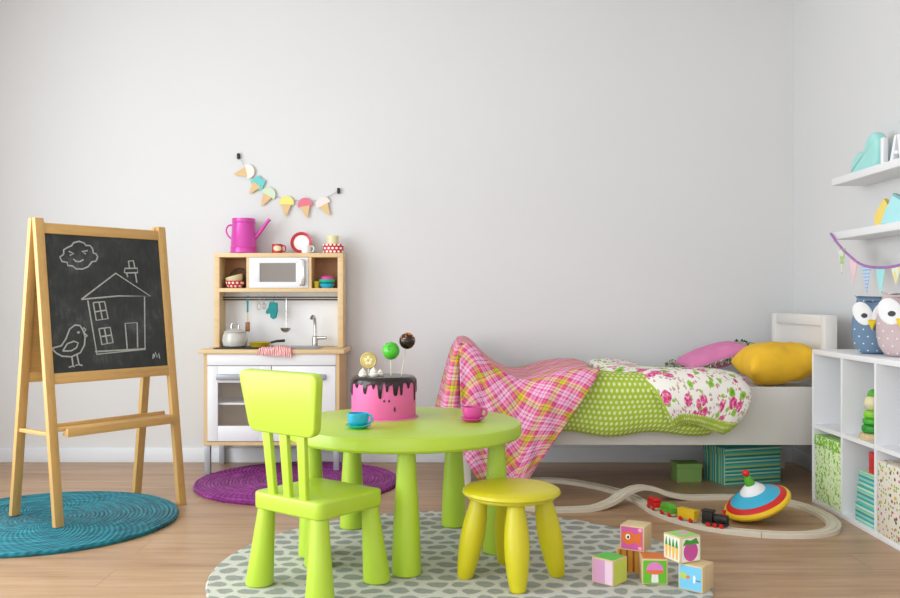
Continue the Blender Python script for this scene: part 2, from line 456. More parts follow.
# ------------------------------------------------------------------ object helpers
def obj(name, bm, mat, parent=None, world=False, ang=35, mats=None):
    """link a bmesh as ONE object; world=True: the shape was built in world coordinates"""
    me = bpy.data.meshes.new(name)
    o = bpy.data.objects.new(name, me)
    if parent is None:
        lo = Vector((1e9,)*3); hi = -lo
        for v in bm.verts:
            for k in range(3):
                lo[k] = min(lo[k], v.co[k]); hi[k] = max(hi[k], v.co[k])
        c = Vector(((lo.x+hi.x)/2, (lo.y+hi.y)/2, lo.z))
        bm.transform(Matrix.Translation(-c)); o.location = c
    else:
        o.parent = parent
        if world: bm.transform(Matrix.Translation(-Vector(parent['_w'])))
        o['_w'] = parent['_w']
    bm.to_mesh(me); bm.free()
    for f in me.polygons: f.use_smooth = True
    me.set_sharp_from_angle(angle=R(ang))
    for m in (mats or [mat]): me.materials.append(m)
    C.objects.link(o)
    return o
def tag(o, label, cat, group=None):
    o['label'] = label; o['category'] = cat
    if group: o['group'] = group
    return o
def thing(name, label, cat, loc, rotz=0, group=None, rot=None):
    o = bpy.data.objects.new(name, None); C.objects.link(o)
    o.empty_display_size = .05
    o.location = loc; o.rotation_euler = rot if rot else (0, 0, rotz)
    o['_w'] = tuple(loc)
    return tag(o, label, cat, group)
def struct(name, bm, mat):
    o = obj(name, bm, mat); o['kind'] = 'structure'; return o
def part(name, mat, parent, fn, world=False, label=None, ang=35):
    bm = BM(); fn(bm); o = obj(name, bm, mat, parent, world, ang)
    if label: o['label'] = label
    return o

# ------------------------------------------------------------------ room
XL, XR, YF, YB, ZC = -2.85, 1.96, -1.6, 5.13, 2.72
b = BM(); box(b, XL-.2, XR+.2, YF-.2, YB+.2, -.1, 0); struct('floor', b, M['floor'])
b = BM(); box(b, XL-.2, XR+.2, YF-.2, YB+.2, ZC, ZC+.1); struct('ceiling', b, M['ceil'])
b = BM(); box(b, XL-.15, XR+.15, YB, YB+.15, 0, ZC); struct('wall_back', b, M['wall'])
b = BM(); box(b, XR, XR+.15, YF, YB, 0, ZC); struct('wall_right', b, M['wall'])
WY0, WY1, WZ0, WZ1 = -.5, 3.8, .35, 2.3
b = BM()
box(b, XL-.15, XL, YF, WY0, 0, ZC); box(b, XL-.15, XL, WY1, YB, 0, ZC)
box(b, XL-.15, XL, WY0, WY1, 0, WZ0); box(b, XL-.15, XL, WY0, WY1, WZ1, ZC); struct('wall_left', b, M['wall'])
FX0, FX1 = -2.3, 1.2  # unseen opening, made for the added rear fill light
b = BM()
box(b, XL-.15, FX0, YF-.15, YF, 0, ZC); box(b, FX1, XR+.15, YF-.15, YF, 0, ZC)
box(b, FX0, FX1, YF-.15, YF, 0, WZ0); box(b, FX0, FX1, YF-.15, YF, WZ1, ZC); struct('wall_front', b, M['wall'])
b = BM(); box(b, XL, XR, YB-.014, YB, 0, .083, .003); struct('baseboard_back', b, M['trim'])
b = BM(); box(b, XR-.014, XR, YF, YB-.014, 0, .083, .003); struct('baseboard_right', b, M['trim'])

# ------------------------------------------------------------------ rugs
def coil_rug(name, label, r, n, mat, x, y, th):
    prof = [(0, .004), ]
    top = []
    w = r/n
    for k in range(n):
        a = k*w
        for q in (.0, .25, .5, .75):
            top.append((max(a+q*w, 1e-5 if k or q else 0), th-.005+.005*math.sin(PI*q)))
    top.append((r-.002, th-.006)); top.append((r, th*.5)); top.append((r-.004, 0)); top.append((0, 0))
    b = BM(); lathe(b, top, 112)
    o = obj(name, b, mat, ang=80); o.location = (x, y, 0)
    tag(o, label, 'rug')
coil_rug('braided_rug', 'round teal braided rug lying under the chalkboard easel', .529, 30, M['teal_rug'], -1.68, 3.745, .02)
coil_rug('braided_rug', 'round purple braided rug in front of the play kitchen', .51, 30, M['purple_rug'], -.768, 4.545, .02)
b = BM(); lathe(b, [(0, 0), (.836, 0), (.839, .004), (.834, .008), (0, .008)], 128)
o = obj('patterned_rug', b, M['pebble_rug']); o.location = (.03, 3.09, 0)
tag(o, 'large round pale grey rug with darker pebble pattern under the green table', 'rug')
RUG = .0085

# ------------------------------------------------------------------ table
tb = thing('play_table', 'round lime green plastic table holding the pink cake', 'table', (-.17, 3.365, RUG))
part('tabletop', M['lime'], tb, lambda b: lathe(b, [(0, .412), (.415, .412), (.43, .416), (.436, .424), (.436, .455), (.432, .464), (.422, .468), (0, .468)], 96))
for k in range(5):
    a = R(274+72*k)
    part('leg', M['lime'], tb, lambda b: lathe(b, [(0, 0), (.044, 0), (.049, .004), (.05, .012), (.045, .16), (.036, .30), (.03, .413), (0, .413)], 32, T(.35*math.cos(a), .35*math.sin(a), 0)))
TZ = RUG+.468

# ------------------------------------------------------------------ chair
ch = thing('child_chair', 'lime green plastic child chair with slatted back, pulled up to the table', 'chair', (-.427, 2.922, RUG), R(-38))
W, Dp = .158, .145
part('seat', M['lime'], ch, lambda b: prism(b, rounded([(-W, -Dp), (W, -Dp), (W, Dp), (-W, Dp)], .035), .248, .303, .008))
for sx in (-1, 1):
    for sy in (-1, 1):
        def leg(b):
            lathe(b, [(0, 0), (.039, 0), (.044, .004), (.045, .012), (.036, .13), (.028, .249), (0, .249)], 28)
            for v in b.verts:
                v.co.x += sx*(.122+.018*(1-v.co.z/.25)); v.co.y += sy*(.112+.016*(1-v.co.z/.25))
        part('leg', M['lime'], ch, leg)
TILT = RX(R(6))
BK = T(0, -.128, .303) @ TILT
def rest(b):
    pts = rounded([(-.146, .20), (.152, .20), (.186, .397), (-.180, .397)], [.038, .038, .03, .03], 8)
    prism(b, pts, -.016, .016, .007, BK @ RX(R(90)))
part('backrest', M['lime'], ch, rest)
for k in (-1, 0, 1):
    def slat(b):
        pts = [(k*.072-.016, -.01), (k*.072+.016, -.01), (k*.080+.004+.018, .205), (k*.080+.004-.018, .205)]
        prism(b, pts, -.009, .009, .004, BK @ RX(R(90)))
    part('slat', M['lime'], ch, slat)

# ------------------------------------------------------------------ stool
st = thing('child_stool', 'mustard yellow plastic stool with four bulging legs', 'stool', (.203, 2.985, RUG))
part('seat', M['yellow_plastic'], st, lambda b: lathe(b, [(0, .262), (.12, .262), (.145, .266), (.149, .271), (.148, .276), (.158, .277), (.163, .283), (.16, .292), (.148, .299), (.12, .302), (0, .303)], 64))
for k in range(4):
    a = R(4+90*k)
    def leg(b):
        lathe(b, [(0, 0), (.022, 0), (.0265, .005), (.034, .05), (.0395, .10), (.041, .14), (.038, .19), (.031, .24), (.027, .265), (0, .265)], 28)
        for v in b.verts:
            off = .106+.048*(1-v.co.z/.265)
            v.co.x += off*math.cos(a); v.co.y += off*math.sin(a)
    part('leg', M['yellow_plastic'], st, leg)

# ------------------------------------------------------------------ cake and tea things
CX, CY = -.255, 3.462
ck = thing('birthday_cake', 'tall pink cake with dark chocolate drips on the green table', 'cake', (CX, CY, TZ))
part('cake_board', M['pink_cloth'], ck, lambda b: lathe(b, [(0, 0), (.133, 0), (.133, .004), (0, .004)], 48))
part('cake_body', M['cake_pink'], ck, lambda b: lathe(b, [(0, .004), (.121, .004), (.123, .008), (.1235, .13), (.12, .148), (.114, .152), (0, .152)], 72))
def drip(b):
    n = 220; rnd = random.Random(11)
    L = [.012+.004*math.sin(k*.55)+.002*math.sin(k*1.3) for k in range(n)]
    spots = [(-160, .062, 5), (-120, .05, 6), (-104, .03, 4), (-92, .066, 6), (-80, .04, 5), (-65, .056, 7), (-54, .056, 4), (-38, .032, 5), (-16, .085, 4), (-140, .03, 5)]
    spots += [(a+rnd.uniform(-5, 5), rnd.uniform(.03, .075), rnd.choice((4, 5, 6))) for a in range(5, 190, 14)]
    for deg, ln, w in spots:
        c = (deg % 360)/360*n; w = w*.68/360*n
        for k in range(n):
            d = min(abs(k-c), n-abs(k-c))
            if d < w: L[k] = max(L[k], ln*(1-(d/w)**4*.35)) if d < w*.8 else max(L[k], ln*.55)
    rings = []
    for r, z in ((0.0001, .1595), (.10, .1595), (.117, .1575), (.1255, .148)):
        rings.append([b.verts.new((r*math.cos(2*PI*k/n), r*math.sin(2*PI*k/n), z)) for k in range(n)])
    for f in (.5, .9, 1.0):
        rings.append([b.verts.new(((.127 if f < 1 else .1236)*math.cos(2*PI*k/n), (.127 if f < 1 else .1236)*math.sin(2*PI*k/n), .148-L[k]*f)) for k in range(n)])
    for p, q in zip(rings, rings[1:]):
        for k in range(n): b.faces.new((p[k], q[k], q[(k+1) % n], p[(k+1) % n]))
    b.faces.new(rings[0])
    bmesh.ops.recalc_face_normals(b, faces=b.faces[:])
part('chocolate_glaze', M['choc'], ck, drip, ang=60)
for x, z in ((.0105, .074), (.0285, .074), (.049, .043)):
    part('chocolate_drop', M['choc'], ck, lambda b: (bmesh.ops.create_uvsphere(b, u_segments=12, v_segments=8, radius=.005), [setattr(v, 'co', Vector((v.co.x*.7+x, v.co.y*.4-math.sqrt(.1236**2-x*x), v.co.z*(1.0 if z > .06 else 2)+z))) for v in b.verts]))
CT = TZ+.160
def pop(name, label, x, y, z, r, mat, lean):
    t = thing(name, label, 'cake pop', (x-lean, y, CT))
    part('stick', M['stick'], t, lambda b: tube(b, [(0, 0, 0), (lean, 0, z-CT)], .0024, 8))
    def ball(b):
        bmesh.ops.create_uvsphere(b, u_segments=32, v_segments=20, radius=r)
        for v in b.verts: v.co = v.co*(1+.03*noise.noise(v.co*60)) + Vector((lean, 0, z-CT))
    part('cake_ball', mat, t, ball)
    def spr(b):
        rnd = random.Random(len(name)+int(x*1000))
        for _ in range(34):
            a = rnd.uniform(0, 2*PI); e = R(rnd.uniform(10, 88))
            d = Vector((math.cos(a)*math.cos(e), math.sin(a)*math.cos(e), math.sin(e)))
            s = d.orthogonal().normalized(); s = Matrix.Rotation(rnd.uniform(0, PI), 3, d) @ s
            c = d*(r+.001)+Vector((lean, 0, z-CT))
            tube(b, [c-s*.004, c+s*.004], .0016, 6)
    o = part('sprinkles', M['sprinkle'] if mat is M['choc'] else M['pop_green'], t, spr); o['kind'] = 'stuff'
pop('cake_pop', 'bright green ball cake pop standing in the pink cake', CX+.028, CY, .73, .033, M['pop_green'], .0)
pop('cake_pop', 'dark chocolate cake pop with orange sprinkles, tallest on the cake', CX+.09, CY+.01, .768, .031, M['choc'], .022)
lp = thing('lollipop', 'round pale gold lollipop with a raised flower, standing in the cake', 'lollipop', (CX-.057, CY-.02, CT))
part('stick', M['stick'], lp, lambda b: tube(b, [(0, .004, 0), (0, .004, .035)], .0022, 8))
LM_ = T(0, .004, .058) @ RX(R(90))
part('candy_disc', M['gold'], lp, lambda b: lathe(b, [(0, -.005), (.028, -.005), (.032, 0), (.028, .005), (.024, .0035), (.022, .005), (0, .005)], 40, LM_))
def petals(b):
    for k in range(5): prism(b, [(x+.011*math.cos(2*PI*k/5+.3), y+.011*math.sin(2*PI*k/5+.3)) for x, y in ell(.0065, .0065, 14)], .004, .0075, .001, LM_)
part('flower', M['cream'], lp, petals)
for k, (x, y, s, lab) in enumerate([(-.075, -.055, 1, 'white meringue kiss at the front left of the gold lollipop'), (-.035, -.05, 1.1, 'white meringue kiss in front of the gold lollipop'), (-.012, -.02, .8, 'small white meringue kiss between the gold lollipop and the green cake pop')]):
    b = BM(); lathe(b, [(0, 0), (.013*s, 0), (.016*s, .004*s), (.0165*s, .009*s), (.012*s, .013*s), (.0135*s, .017*s), (.009*s, .023*s), (.004*s, .029*s), (0, .034*s)], 24)
    o = obj('meringue_kiss', b, M['meringue']); o.location = (CX+x, CY+y, CT)
    tag(o, lab, 'meringue', 'meringues on the cake')
def saucer_cup(x, y, ms, mc, col, side):
    b = BM(); lathe(b, [(0, 0), (.026, 0), (.03, .003), (.045, .011), (.0465, .013), (.044, .0145), (.03, .008), (0, .006)], 40)
    o = obj('toy_saucer', b, ms); o.location = (x, y, TZ)
    tag(o, f'small {"sea green" if col == "cyan" else "magenta"} plastic toy saucer under the {col} cup', 'saucer')
    t = thing('toy_cup', f'small {col} plastic toy cup on the green table {"in front of" if col == "cyan" else "to the right of"} the cake', 'cup', (x, y, TZ+.0085), R(side))
    part('cup_body', mc, t, lambda b: lathe(b, [(0, 0), (.022, 0), (.03, .005), (.036, .016), (.038, .03), (.0375, .045), (.034, .046), (.034, .03), (.028, .012), (0, .008)], 36))
    part('handle', mc, t, lambda b: tube(b, spline([(.034, 0, .038), (.047, 0, .04), (.054, 0, .028), (.048, 0, .015), (.032, 0, .013)], 5), .0042, 10))
saucer_cup(-.322, 3.155, M['aqua_pl'], M['cyan_pl'], 'cyan', -20)
saucer_cup(.083, 3.335, M['pink_pl'], M['pink_pl'], 'magenta', -12)

# ------------------------------------------------------------------ easel
es = thing('chalkboard_easel', 'pine A-frame easel with a chalk drawing, standing on the teal rug', 'easel', (-1.523, 3.926, 0), R(54.2))
H, HB, HW = 1.262, .168, .314
LEAN = math.atan2(HB-.012, H)
def post(b, sx, sy, z0):
    x = sx*(HW-.018)
    y0 = sy*HB; y1 = sy*.014
    zt = H
    b0 = BM(); bmesh.ops.create_cube(b0, size=1)
    for v in b0.verts:
        top = v.co.z > 0
        v.co = Vector((x+v.co.x*.038, (y1 if top else y0+(y1-y0)*z0/H)+v.co.y*.024, zt if top else z0))
    bmesh.ops.bevel(b0, geom=b0.edges[:], offset=.002, segments=2, affect='EDGES', profile=.5)
    merge(b, b0)
for sx in (-1, 1):
    for sy in (-1, 1):
        part('leg', M['pine'], es, lambda b: post(b, sx, sy, .021 if sx < 0 else 0))
FR = T(0, -HB, 0) @ RX(-LEAN)          # front plane: local x, z up the slope, -y towards the viewer
BKF = T(0, HB, 0) @ RX(LEAN)
def in_front(fn):
    def g(b): fn(b); b.transform(FR)
    return g
xi = HW-.036
part('top_rail', M['pine_x'], es, in_front(lambda b: box(b, -xi, xi, -.010, .011, 1.208, 1.252, .002)))
part('bottom_rail', M['pine_x'], es, in_front(lambda b: box(b, -xi, xi, -.010, .011, .588, .632, .002)))
cb = part('chalkboard', M['chalkboard'], es, in_front(lambda b: box(b, -xi, xi, -.004, .004, .632, 1.208)))
CH = [
    [(0.15,0.855),(0.118,0.833),(0.133,0.801),(0.174,0.796),(0.176,0.774),(0.216,0.771),(0.242,0.751),(0.298,0.751),(0.345,0.77),(0.379,0.807),(0.413,0.813),(0.432,0.845),(0.419,0.869),(0.396,0.874),(0.393,0.906),(0.372,0.929),(0.338,0.928),(0.324,0.946),(0.285,0.956),(0.238,0.944),(0.218,0.92),(0.185,0.906),(0.153,0.888),(0.15,0.855)],
    [(0.193,0.878),(0.232,0.862),(0.199,0.849)], [(0.35,0.89),(0.3,0.88),(0.332,0.864)], [(0.226,0.824),(0.243,0.807),(0.274,0.804),(0.31,0.821)],
    [(0.269,0.526),(0.579,0.726),(0.882,0.551),(0.586,0.552),(0.269,0.526)], [(0.321,0.518),(0.366,0.119),(0.794,0.137),(0.826,0.546)], [(0.352,0.139),(0.799,0.141)],
    [(0.686,0.698),(0.675,0.729),(0.657,0.734),(0.665,0.765),(0.778,0.77),(0.78,0.735),(0.675,0.73)], [(0.757,0.731),(0.764,0.657)], [(0.706,0.769),(0.702,0.823),(0.747,0.827),(0.756,0.773)],
    [(0.632,0.147),(0.63,0.342),(0.74,0.345),(0.727,0.153)], [(0.365,0.502),(0.463,0.509),(0.483,0.381),(0.381,0.37),(0.365,0.502)], [(0.415,0.507),(0.434,0.376)], [(0.374,0.433),(0.473,0.445)],
    [(0.398,0.307),(0.495,0.315),(0.511,0.2),(0.414,0.189),(0.398,0.307)], [(0.444,0.31),(0.462,0.194)], [(0.406,0.247),(0.503,0.257)],
    [(0.004,0.178),(0.082,0.194),(0.122,0.243),(0.156,0.31),(0.2,0.339),(0.241,0.335),(0.261,0.305),(0.278,0.253),(0.267,0.19),(0.23,0.137),(0.154,0.111),(0.081,0.119),(0.038,0.143),(0.004,0.178)],
    [(0.267,0.318),(0.288,0.304),(0.27,0.283),(0.297,0.256),(0.273,0.246)], [(0.225,0.29),(0.233,0.285),(0.226,0.278),(0.218,0.285),(0.225,0.29)], [(0.09,0.155),(0.129,0.206),(0.184,0.222),(0.217,0.209),(0.202,0.175),(0.158,0.154),(0.09,0.155)],
    [(0.159,0.111),(0.163,0.045),(0.128,0.037)], [(0.163,0.045),(0.174,0.037)], [(0.201,0.121),(0.212,0.051),(0.182,0.048)], [(0.212,0.051),(0.239,0.044)],
    [(.86,.06),(.87,.10),(.875,.07),(.89,.11),(.9,.07),(.92,.10),(.925,.06)]]
def chalk(b, lines):
    for ln in lines:
        bb = BM(); tube(bb, [(-xi+u*2*xi, 0, .632+v*.576) for u, v in ln], .0036, 6)
        for v in bb.verts: v.co.y = -.0046+v.co.y*.2
        merge(b, bb, FR)
for nm, sl in (('chalk_cloud', CH[0:4]), ('chalk_house', CH[4:17]), ('chalk_bird', CH[17:25]), ('chalk_scribble', CH[25:])):
    part(nm, M['chalk'], cb, lambda b: chalk(b, sl))
def rear(b):
    box(b, -xi, xi, -.011, .010, 1.208, 1.252, .002); box(b, -xi, xi, -.011, .010, .588, .632, .002)
    box(b, -xi, xi, -.004, .004, .632, 1.208); b.transform(BKF)
part('rear_panel', M['pine_x'], es, rear)
zs = .385; ys = HB-(HB-.014)*zs/H
for sx in (-1, 1):
    part('stretcher', M['pine_y'], es, lambda b: box(b, sx*(HW-.018)-.012, sx*(HW-.018)+.012, -ys+.011, ys-.011, zs-.008, zs+.008, .002))
def tray(b):
    box(b, -xi-.002, xi+.002, -ys-.012, -ys+.05, zs+.009, zs+.02, .002)
    box(b, -xi+.02, xi-.002, -ys-.05, -ys-.033, zs-.012, zs+.022, .002)
    box(b, -xi+.02, xi-.002, -ys-.034, -ys-.011, zs-.008, zs+.004, .002)
    box(b, -xi-.002, xi+.002, -ys+.05, -ys+.062, zs+.006, zs+.034, .002)
part('chalk_tray', M['pine_x'], es, tray)

# ------------------------------------------------------------------ play kitchen
KX0, KX1, KY0, KY1 = -1.304, -.586, 4.765, 5.108
kt = thing('play_kitchen', 'toy kitchen of white and birch with microwave, oven and sink', 'play kitchen', ((KX0+KX1)/2, (KY0+KY1)/2, 0))
KP = lambda name, mat, fn, parent=None, label=None: part(name, mat, parent or kt, fn, True, label)
def carcass(b):
    box(b, KX0, KX0+.018, KY0, KY1, .155, .64); box(b, KX1-.018, KX1, KY0, KY1, .155, .64)
    box(b, KX0+.018, KX1-.018, KY0, KY1, .155, .173)
    box(b, KX0+.018, KX1-.018, KY1-.012, KY1, .173, .64)
    box(b, -.953, -.937, KY0+.02, KY1-.012, .173, .60)
KP('cabinet_body', M['birch_z'], carcass)
KP('worktop', M['birch'], lambda b: box(b, KX0-.027, KX1+.027, KY0-.018, KY1, .6405, .662, .002))
for x in (KX0+.002, KX1-.032):
    for y in (KY0+.005, KY1-.035):
        KP('leg', M['grey_metal'], lambda b: box(b, x, x+.03, y, y+.03, .021 if (x > -1 and y < 4.9) else 0, .1545, .002), label='grey metal leg')
KP('front_panel', M['white'], lambda b: box(b, KX0+.0185, KX1-.0185, KY0-.002, KY0+.012, .578, .639, .002), label='white panel under the worktop')
dl = KP('oven_door', M['white'], lambda b: (
    box(b, KX0+.0195, KX0+.075, KY0-.002, KY0+.014, .176, .575, .002), box(b, -1.01, -.947, KY0-.002, KY0+.014, .176, .575, .002),
    box(b, KX0+.075, -1.01, KY0-.002, KY0+.014, .176, .258, .002), box(b, KX0+.075, -1.01, KY0-.002, KY0+.014, .487, .575, .002)), label='white oven door with a window')
KP('window', M['pane'], lambda b: box(b, KX0+.075, -1.01, KY0+.004, KY0+.007, .258, .487), dl, 'clear oven window')
KP('handle', M['grey_metal'], lambda b: box(b, -1.235, -1.03, KY0-.022, KY0-.002, .502, .533, .006), dl, 'grey bar handle')
dr = KP('cupboard_door', M['white'], lambda b: box(b, -.943, KX1-.0195, KY0-.002, KY0+.014, .176, .575, .002), label='plain white door')
KP('handle', M['grey_metal'], lambda b: box(b, -.86, -.655, KY0-.022, KY0-.002, .502, .533, .006), dr, 'grey bar handle')
KP('oven_lining', M['birch'], lambda b: box(b, KX0+.019, -.955, KY1-.02, KY1-.0125, .1735, .60), label='brown oven lining')
KP('oven_shelf', M['white'], lambda b: box(b, KX0+.019, -.955, KY0+.02, KY1-.02, .368, .378), label='white oven shelf')
# upper unit
UX0, UX1, UY0, UY1 = -1.302, -.590, 4.965, 5.108
def upper(b):
    box(b, UX0, UX0+.03, UY0, UY1, .663, 1.16, .001); box(b, UX1-.03, UX1, UY0, UY1, .663, 1.16, .001)
    box(b, UX0, UX1, UY0-.001, UY1, 1.1605, 1.184, .001)
    box(b, UX0+.03, UX1-.03, UY0, UY1, .968, .990, .001)
    box(b, -1.124, -1.108, UY0+.002, UY1, .990, 1.16); box(b, -.781, -.765, UY0+.002, UY1, .990, 1.16)
KP('upper_frame', M['birch'], upper)
KP('niche_back', M['shade_wood'], lambda b: box(b, UX0+.03, -1.124, UY1-.008, UY1, .990, 1.16), label='brown niche back darkened for shade')  # darker wood colour paints in the shade inside the niches
KP('niche_back', M['shade_wood'], lambda b: box(b, -.765, UX1-.03, UY1-.008, UY1, .990, 1.16), label='brown niche back darkened for shade')
KP('splash_panel', M['white'], lambda b: box(b, UX0+.03, UX1-.03, UY1-.008, UY1, .664, .968), label='white splashback')
mw = KP('microwave', M['white'], lambda b: (box(b, -1.107, -.782, UY0-.002, UY1, .991, 1.024, .002), box(b, -1.107, -.782, UY0-.002, UY1, 1.128, 1.159, .002), box(b, -1.107, -1.05, UY0-.002, UY1, 1.024, 1.128, .001), box(b, -.85, -.782, UY0-.002, UY1, 1.024, 1.128, .001), box(b, -1.05, -.85, UY1-.01, UY1, 1.024, 1.128)), label='white toy microwave')
KP('window', M['oven_glass'], lambda b: box(b, -1.05, -.85, UY0+.003, UY0+.008, 1.024, 1.128), mw, 'grey microwave window')
KP('handle', M['steel'], lambda b: (box(b, -.828, -.797, UY0-.022, UY0-.012, 1.003, 1.148, .006), box(b, -.82, -.805, UY0-.014, UY0-.002, 1.01, 1.022), box(b, -.82, -.805, UY0-.014, UY0-.002, 1.13, 1.142)), mw, 'silver upright handle')
KP('utensil_rail', M['dark_metal'], lambda b: (tube(b, [(UX0+.03, 5.045, .94), (UX1-.03, 5.045, .94)], .0035, 8), tube(b, [(UX0+.03, 5.045, .926), (UX1-.03, 5.045, .926)], .0035, 8)), label='dark double rail')
KP('hob', M['black'], lambda b: box(b, -1.265, -.99, 4.80, 5.08, .6625, .667, .002), label='black hob')
def sink(b):
    box(b, -.96, -.70, 4.80, 5.0, .6625, .668, .003); box(b, -.945, -.715, 4.815, 4.985, .668, .672, .002)
KP('sink', M['grey_metal'], sink, label='grey sink')
fa = KP('tap', M['steel'], lambda b: (lathe(b, [(0, 0), (.016, 0), (.016, .055), (.012, .06), (0, .06)], 24, T(-.755, 5.035, .6625)), tube(b, spline([(-.755, 5.035, .72), (-.755, 5.035, .79), (-.757, 5.022, .826), (-.762, 4.995, .834), (-.766, 4.975, .822)], 6), .0085, 12)), label='silver tap')
KP('lever', M['steel'], lambda b: tube(b, [(-.742, 5.03, .712), (-.69, 5.02, .714)], .009, 12), fa)

# things on, in and hanging from the play kitchen
wc = thing('watering_can', 'magenta enamel watering can on top of the play kitchen', 'watering can', (-1.153, 5.03, 1.1845))
part('can_body', M['can_pink'], wc, lambda b: lathe(b, [(0, 0), (.071, 0), (.074, .004), (.072, .03), (.074, .034), (.071, .038), (.062, .168), (.065, .172), (.0635, .178), (.0645, .194), (.061, .195), (.059, .17), (.066, .01), (0, .008)], 48))
part('spout', M['can_pink'], wc, lambda b: tube(b, [(.058, 0, .085), (.075, 0, .10), (.135, 0, .18), (.146, 0, .192)], [.014, .0125, .009, .0105], 14))
part('handle', M['can_pink'], wc, lambda b: tube(b, spline([(-.062, 0, .158), (-.085, 0, .155), (-.098, 0, .13), (-.088, 0, .10), (-.067, 0, .08)], 6), .005, 10))
def mug(name, label, x, y, mb, mi, r, h, side, motif=None):
    t = thing(name, label, 'mug', (x, y, 1.1845), R(side))
    part('mug_body', mb, t, lambda b: lathe(b, [(0, 0), (r*.9, 0), (r, .004), (r, h), (r*.9, h), (r*.88, .006), (0, .005)], 32))
    part('handle', mb, t, lambda b: tube(b, spline([(r*.95, 0, h*.82), (r*1.45, 0, h*.8), (r*1.6, 0, h*.5), (r*1.4, 0, h*.22), (r*.95, 0, h*.2)], 5), .0038, 8))
    if motif:
        def patch(b):
            g = {}
            for i in range(13):
                for j in range(9):
                    u, v = i/6-1, j/4-1
                    s = math.sqrt(max(0, 1-v*v))
                    a = R(-78)+u*s*.85
                    g[i, j] = b.verts.new(((r+.0008)*math.cos(a), (r+.0008)*math.sin(a), h*.53+v*h*.30))
            for i in range(12):
                for j in range(8): b.faces.new((g[i, j], g[i+1, j], g[i+1, j+1], g[i, j+1]))
            bmesh.ops.remove_doubles(b, verts=b.verts[:], dist=1e-5)
        part('motif', motif, t, patch)
mug('toy_mug', 'red mug with a cream patch on top of the play kitchen', -.965, 5.03, M['red'], M['cream'], .029, .052, 0, M['cream'])
mug('toy_mug', 'white mug standing in front of the red rimmed plate', -.80, 5.01, M['white'], M['white'], .026, .046, 0)
pl = thing('toy_plate', 'white plate with a red rim leaning against the wall above the toy kitchen', 'plate', (-.838, 5.07, 1.1865), 0, None, (R(82), 0, 0))
part('plate_dish', M['white'], pl, lambda b: lathe(b, [(0, 0), (.036, 0), (.044, .004), (.044, .006), (.036, .003), (0, .003)], 48, T(0, .061, 0)))
part('plate_rim', M['red'], pl, lambda b: lathe(b, [(.043, .003), (.058, .008), (.061, .010), (.0605, .012), (.057, .011), (.043, .006), (.043, .003)], 48, T(0, .061, 0)), label='red plate rim')
tn = thing('cake_tin', 'red and white checked oval tin below a cream jar', 'tin', (-.652, 5.03, 1.1845))
part('tin_body', M['red_dots'], tn, lambda b: prism(b, ell(.057, .036, 40), 0, .038, .002))
part('lid', M['red_dots'], tn, lambda b: prism(b, ell(.059, .038, 40), .0385, .052, .003))
b = BM(); lathe(b, [(0, 0), (.03, 0), (.032, .003), (.032, .03), (.034, .032), (.034, .044), (.031, .047), (0, .047)], 32)
o = obj('jar', b, M['cream']); o.location = (-.655, 5.03, 1.2367); tag(o, 'small cream jar standing on the red and white tin', 'jar')
NZ = .9905
b = BM(); lathe(b, [(0, 0), (.03, 0), (.046, .012), (.053, .04), (.05, .04), (.043, .014), (0, .004)], 36)
o = obj('toy_bowl', b, M['red_dots']); o.location = (-1.197, 5.012, NZ); tag(o, 'red bowl with white dots in the left niche of the play kitchen', 'bowl')
b = BM(); lathe(b, [(0, 0), (.026, 0), (.042, .014), (.049, .042), (.046, .042), (.039, .016), (0, .005)], 36)
o = obj('toy_bowl', b, M['cream']); o.location = (-1.192, 5.011, NZ+.026); o.rotation_euler = (0, R(-16), 0); tag(o, 'cream bowl tilted inside the red dotted bowl', 'bowl')
b = BM()
lathe(b, [(0, 0), (.052, 0), (.057, .006), (.056, .014), (.05, .02), (.03, .014), (0, .012)], 40)
o = obj('wicker_coaster', b, M['basket']); o.location = (-1.187, 5.087, NZ+.0575); o.rotation_euler = (R(82), 0, 0); tag(o, 'round dark wicker dish leaning behind the dotted bowl', 'dish')
b = BM(); lathe(b, [(0, 0), (.014, 0), (.017, .02), (.021, .038), (.019, .038), (.015, .02), (0, .004)], 24)
o = obj('toy_cup', b, M['yellow_ceramic']); o.location = (-.742, 5.01, NZ); tag(o, 'small yellow beaker in the right niche of the play kitchen', 'cup')
z = NZ
for mt, lab, r in ((M['cyan_pl'], 'sky blue toy bowl at the bottom of the stack in the right niche', .042), (M['aqua_pl'], 'sea green toy bowl in the middle of the stack in the right niche', .046), (M['pink_pl'], 'pink toy bowl upside down on top of the stack in the right niche', .037)):
    b = BM()
    if mt is M['pink_pl']: lathe(b, [(0, .022), (r*.5, .022), (r*.85, .014), (r, 0), (r*.92, 0), (r*.8, .01), (0, .018)], 32)
    else: lathe(b, [(0, 0), (r*.6, 0), (r*.9, .01), (r, .024), (r*.94, .024), (r*.84, .012), (0, .006)], 32)
    o = obj('toy_bowl', b, mt); o.location = (-.684, 5.012, z); z += .0245
    tag(o, lab, 'bowl', 'toy bowls stacked in the right niche')
M['pan_grey'] = plain('pale grey enamel', srgb(206, 204, 198), .3, .1)
pt = thing('toy_saucepan', 'silver grey toy saucepan with a lid on the black hob', 'saucepan', (-1.18, 4.94, .6675))
part('pan_body', M['pan_grey'], pt, lambda b: lathe(b, [(0, 0), (.052, 0), (.062, .006), (.068, .03), (.066, .06), (.058, .078), (.055, .078), (.06, .06), (.06, .01), (0, .006)], 40))
ld = part('lid', M['pan_grey'], pt, lambda b: lathe(b, [(0, .079), (.061, .079), (.062, .083), (.045, .093), (.02, .10), (0, .101)], 40))
part('knob', M['steel'], ld, lambda b: tube(b, spline([(-.02, 0, .098), (-.018, 0, .123), (0, 0, .13), (.018, 0, .123), (.02, 0, .098)], 5), .004, 10))
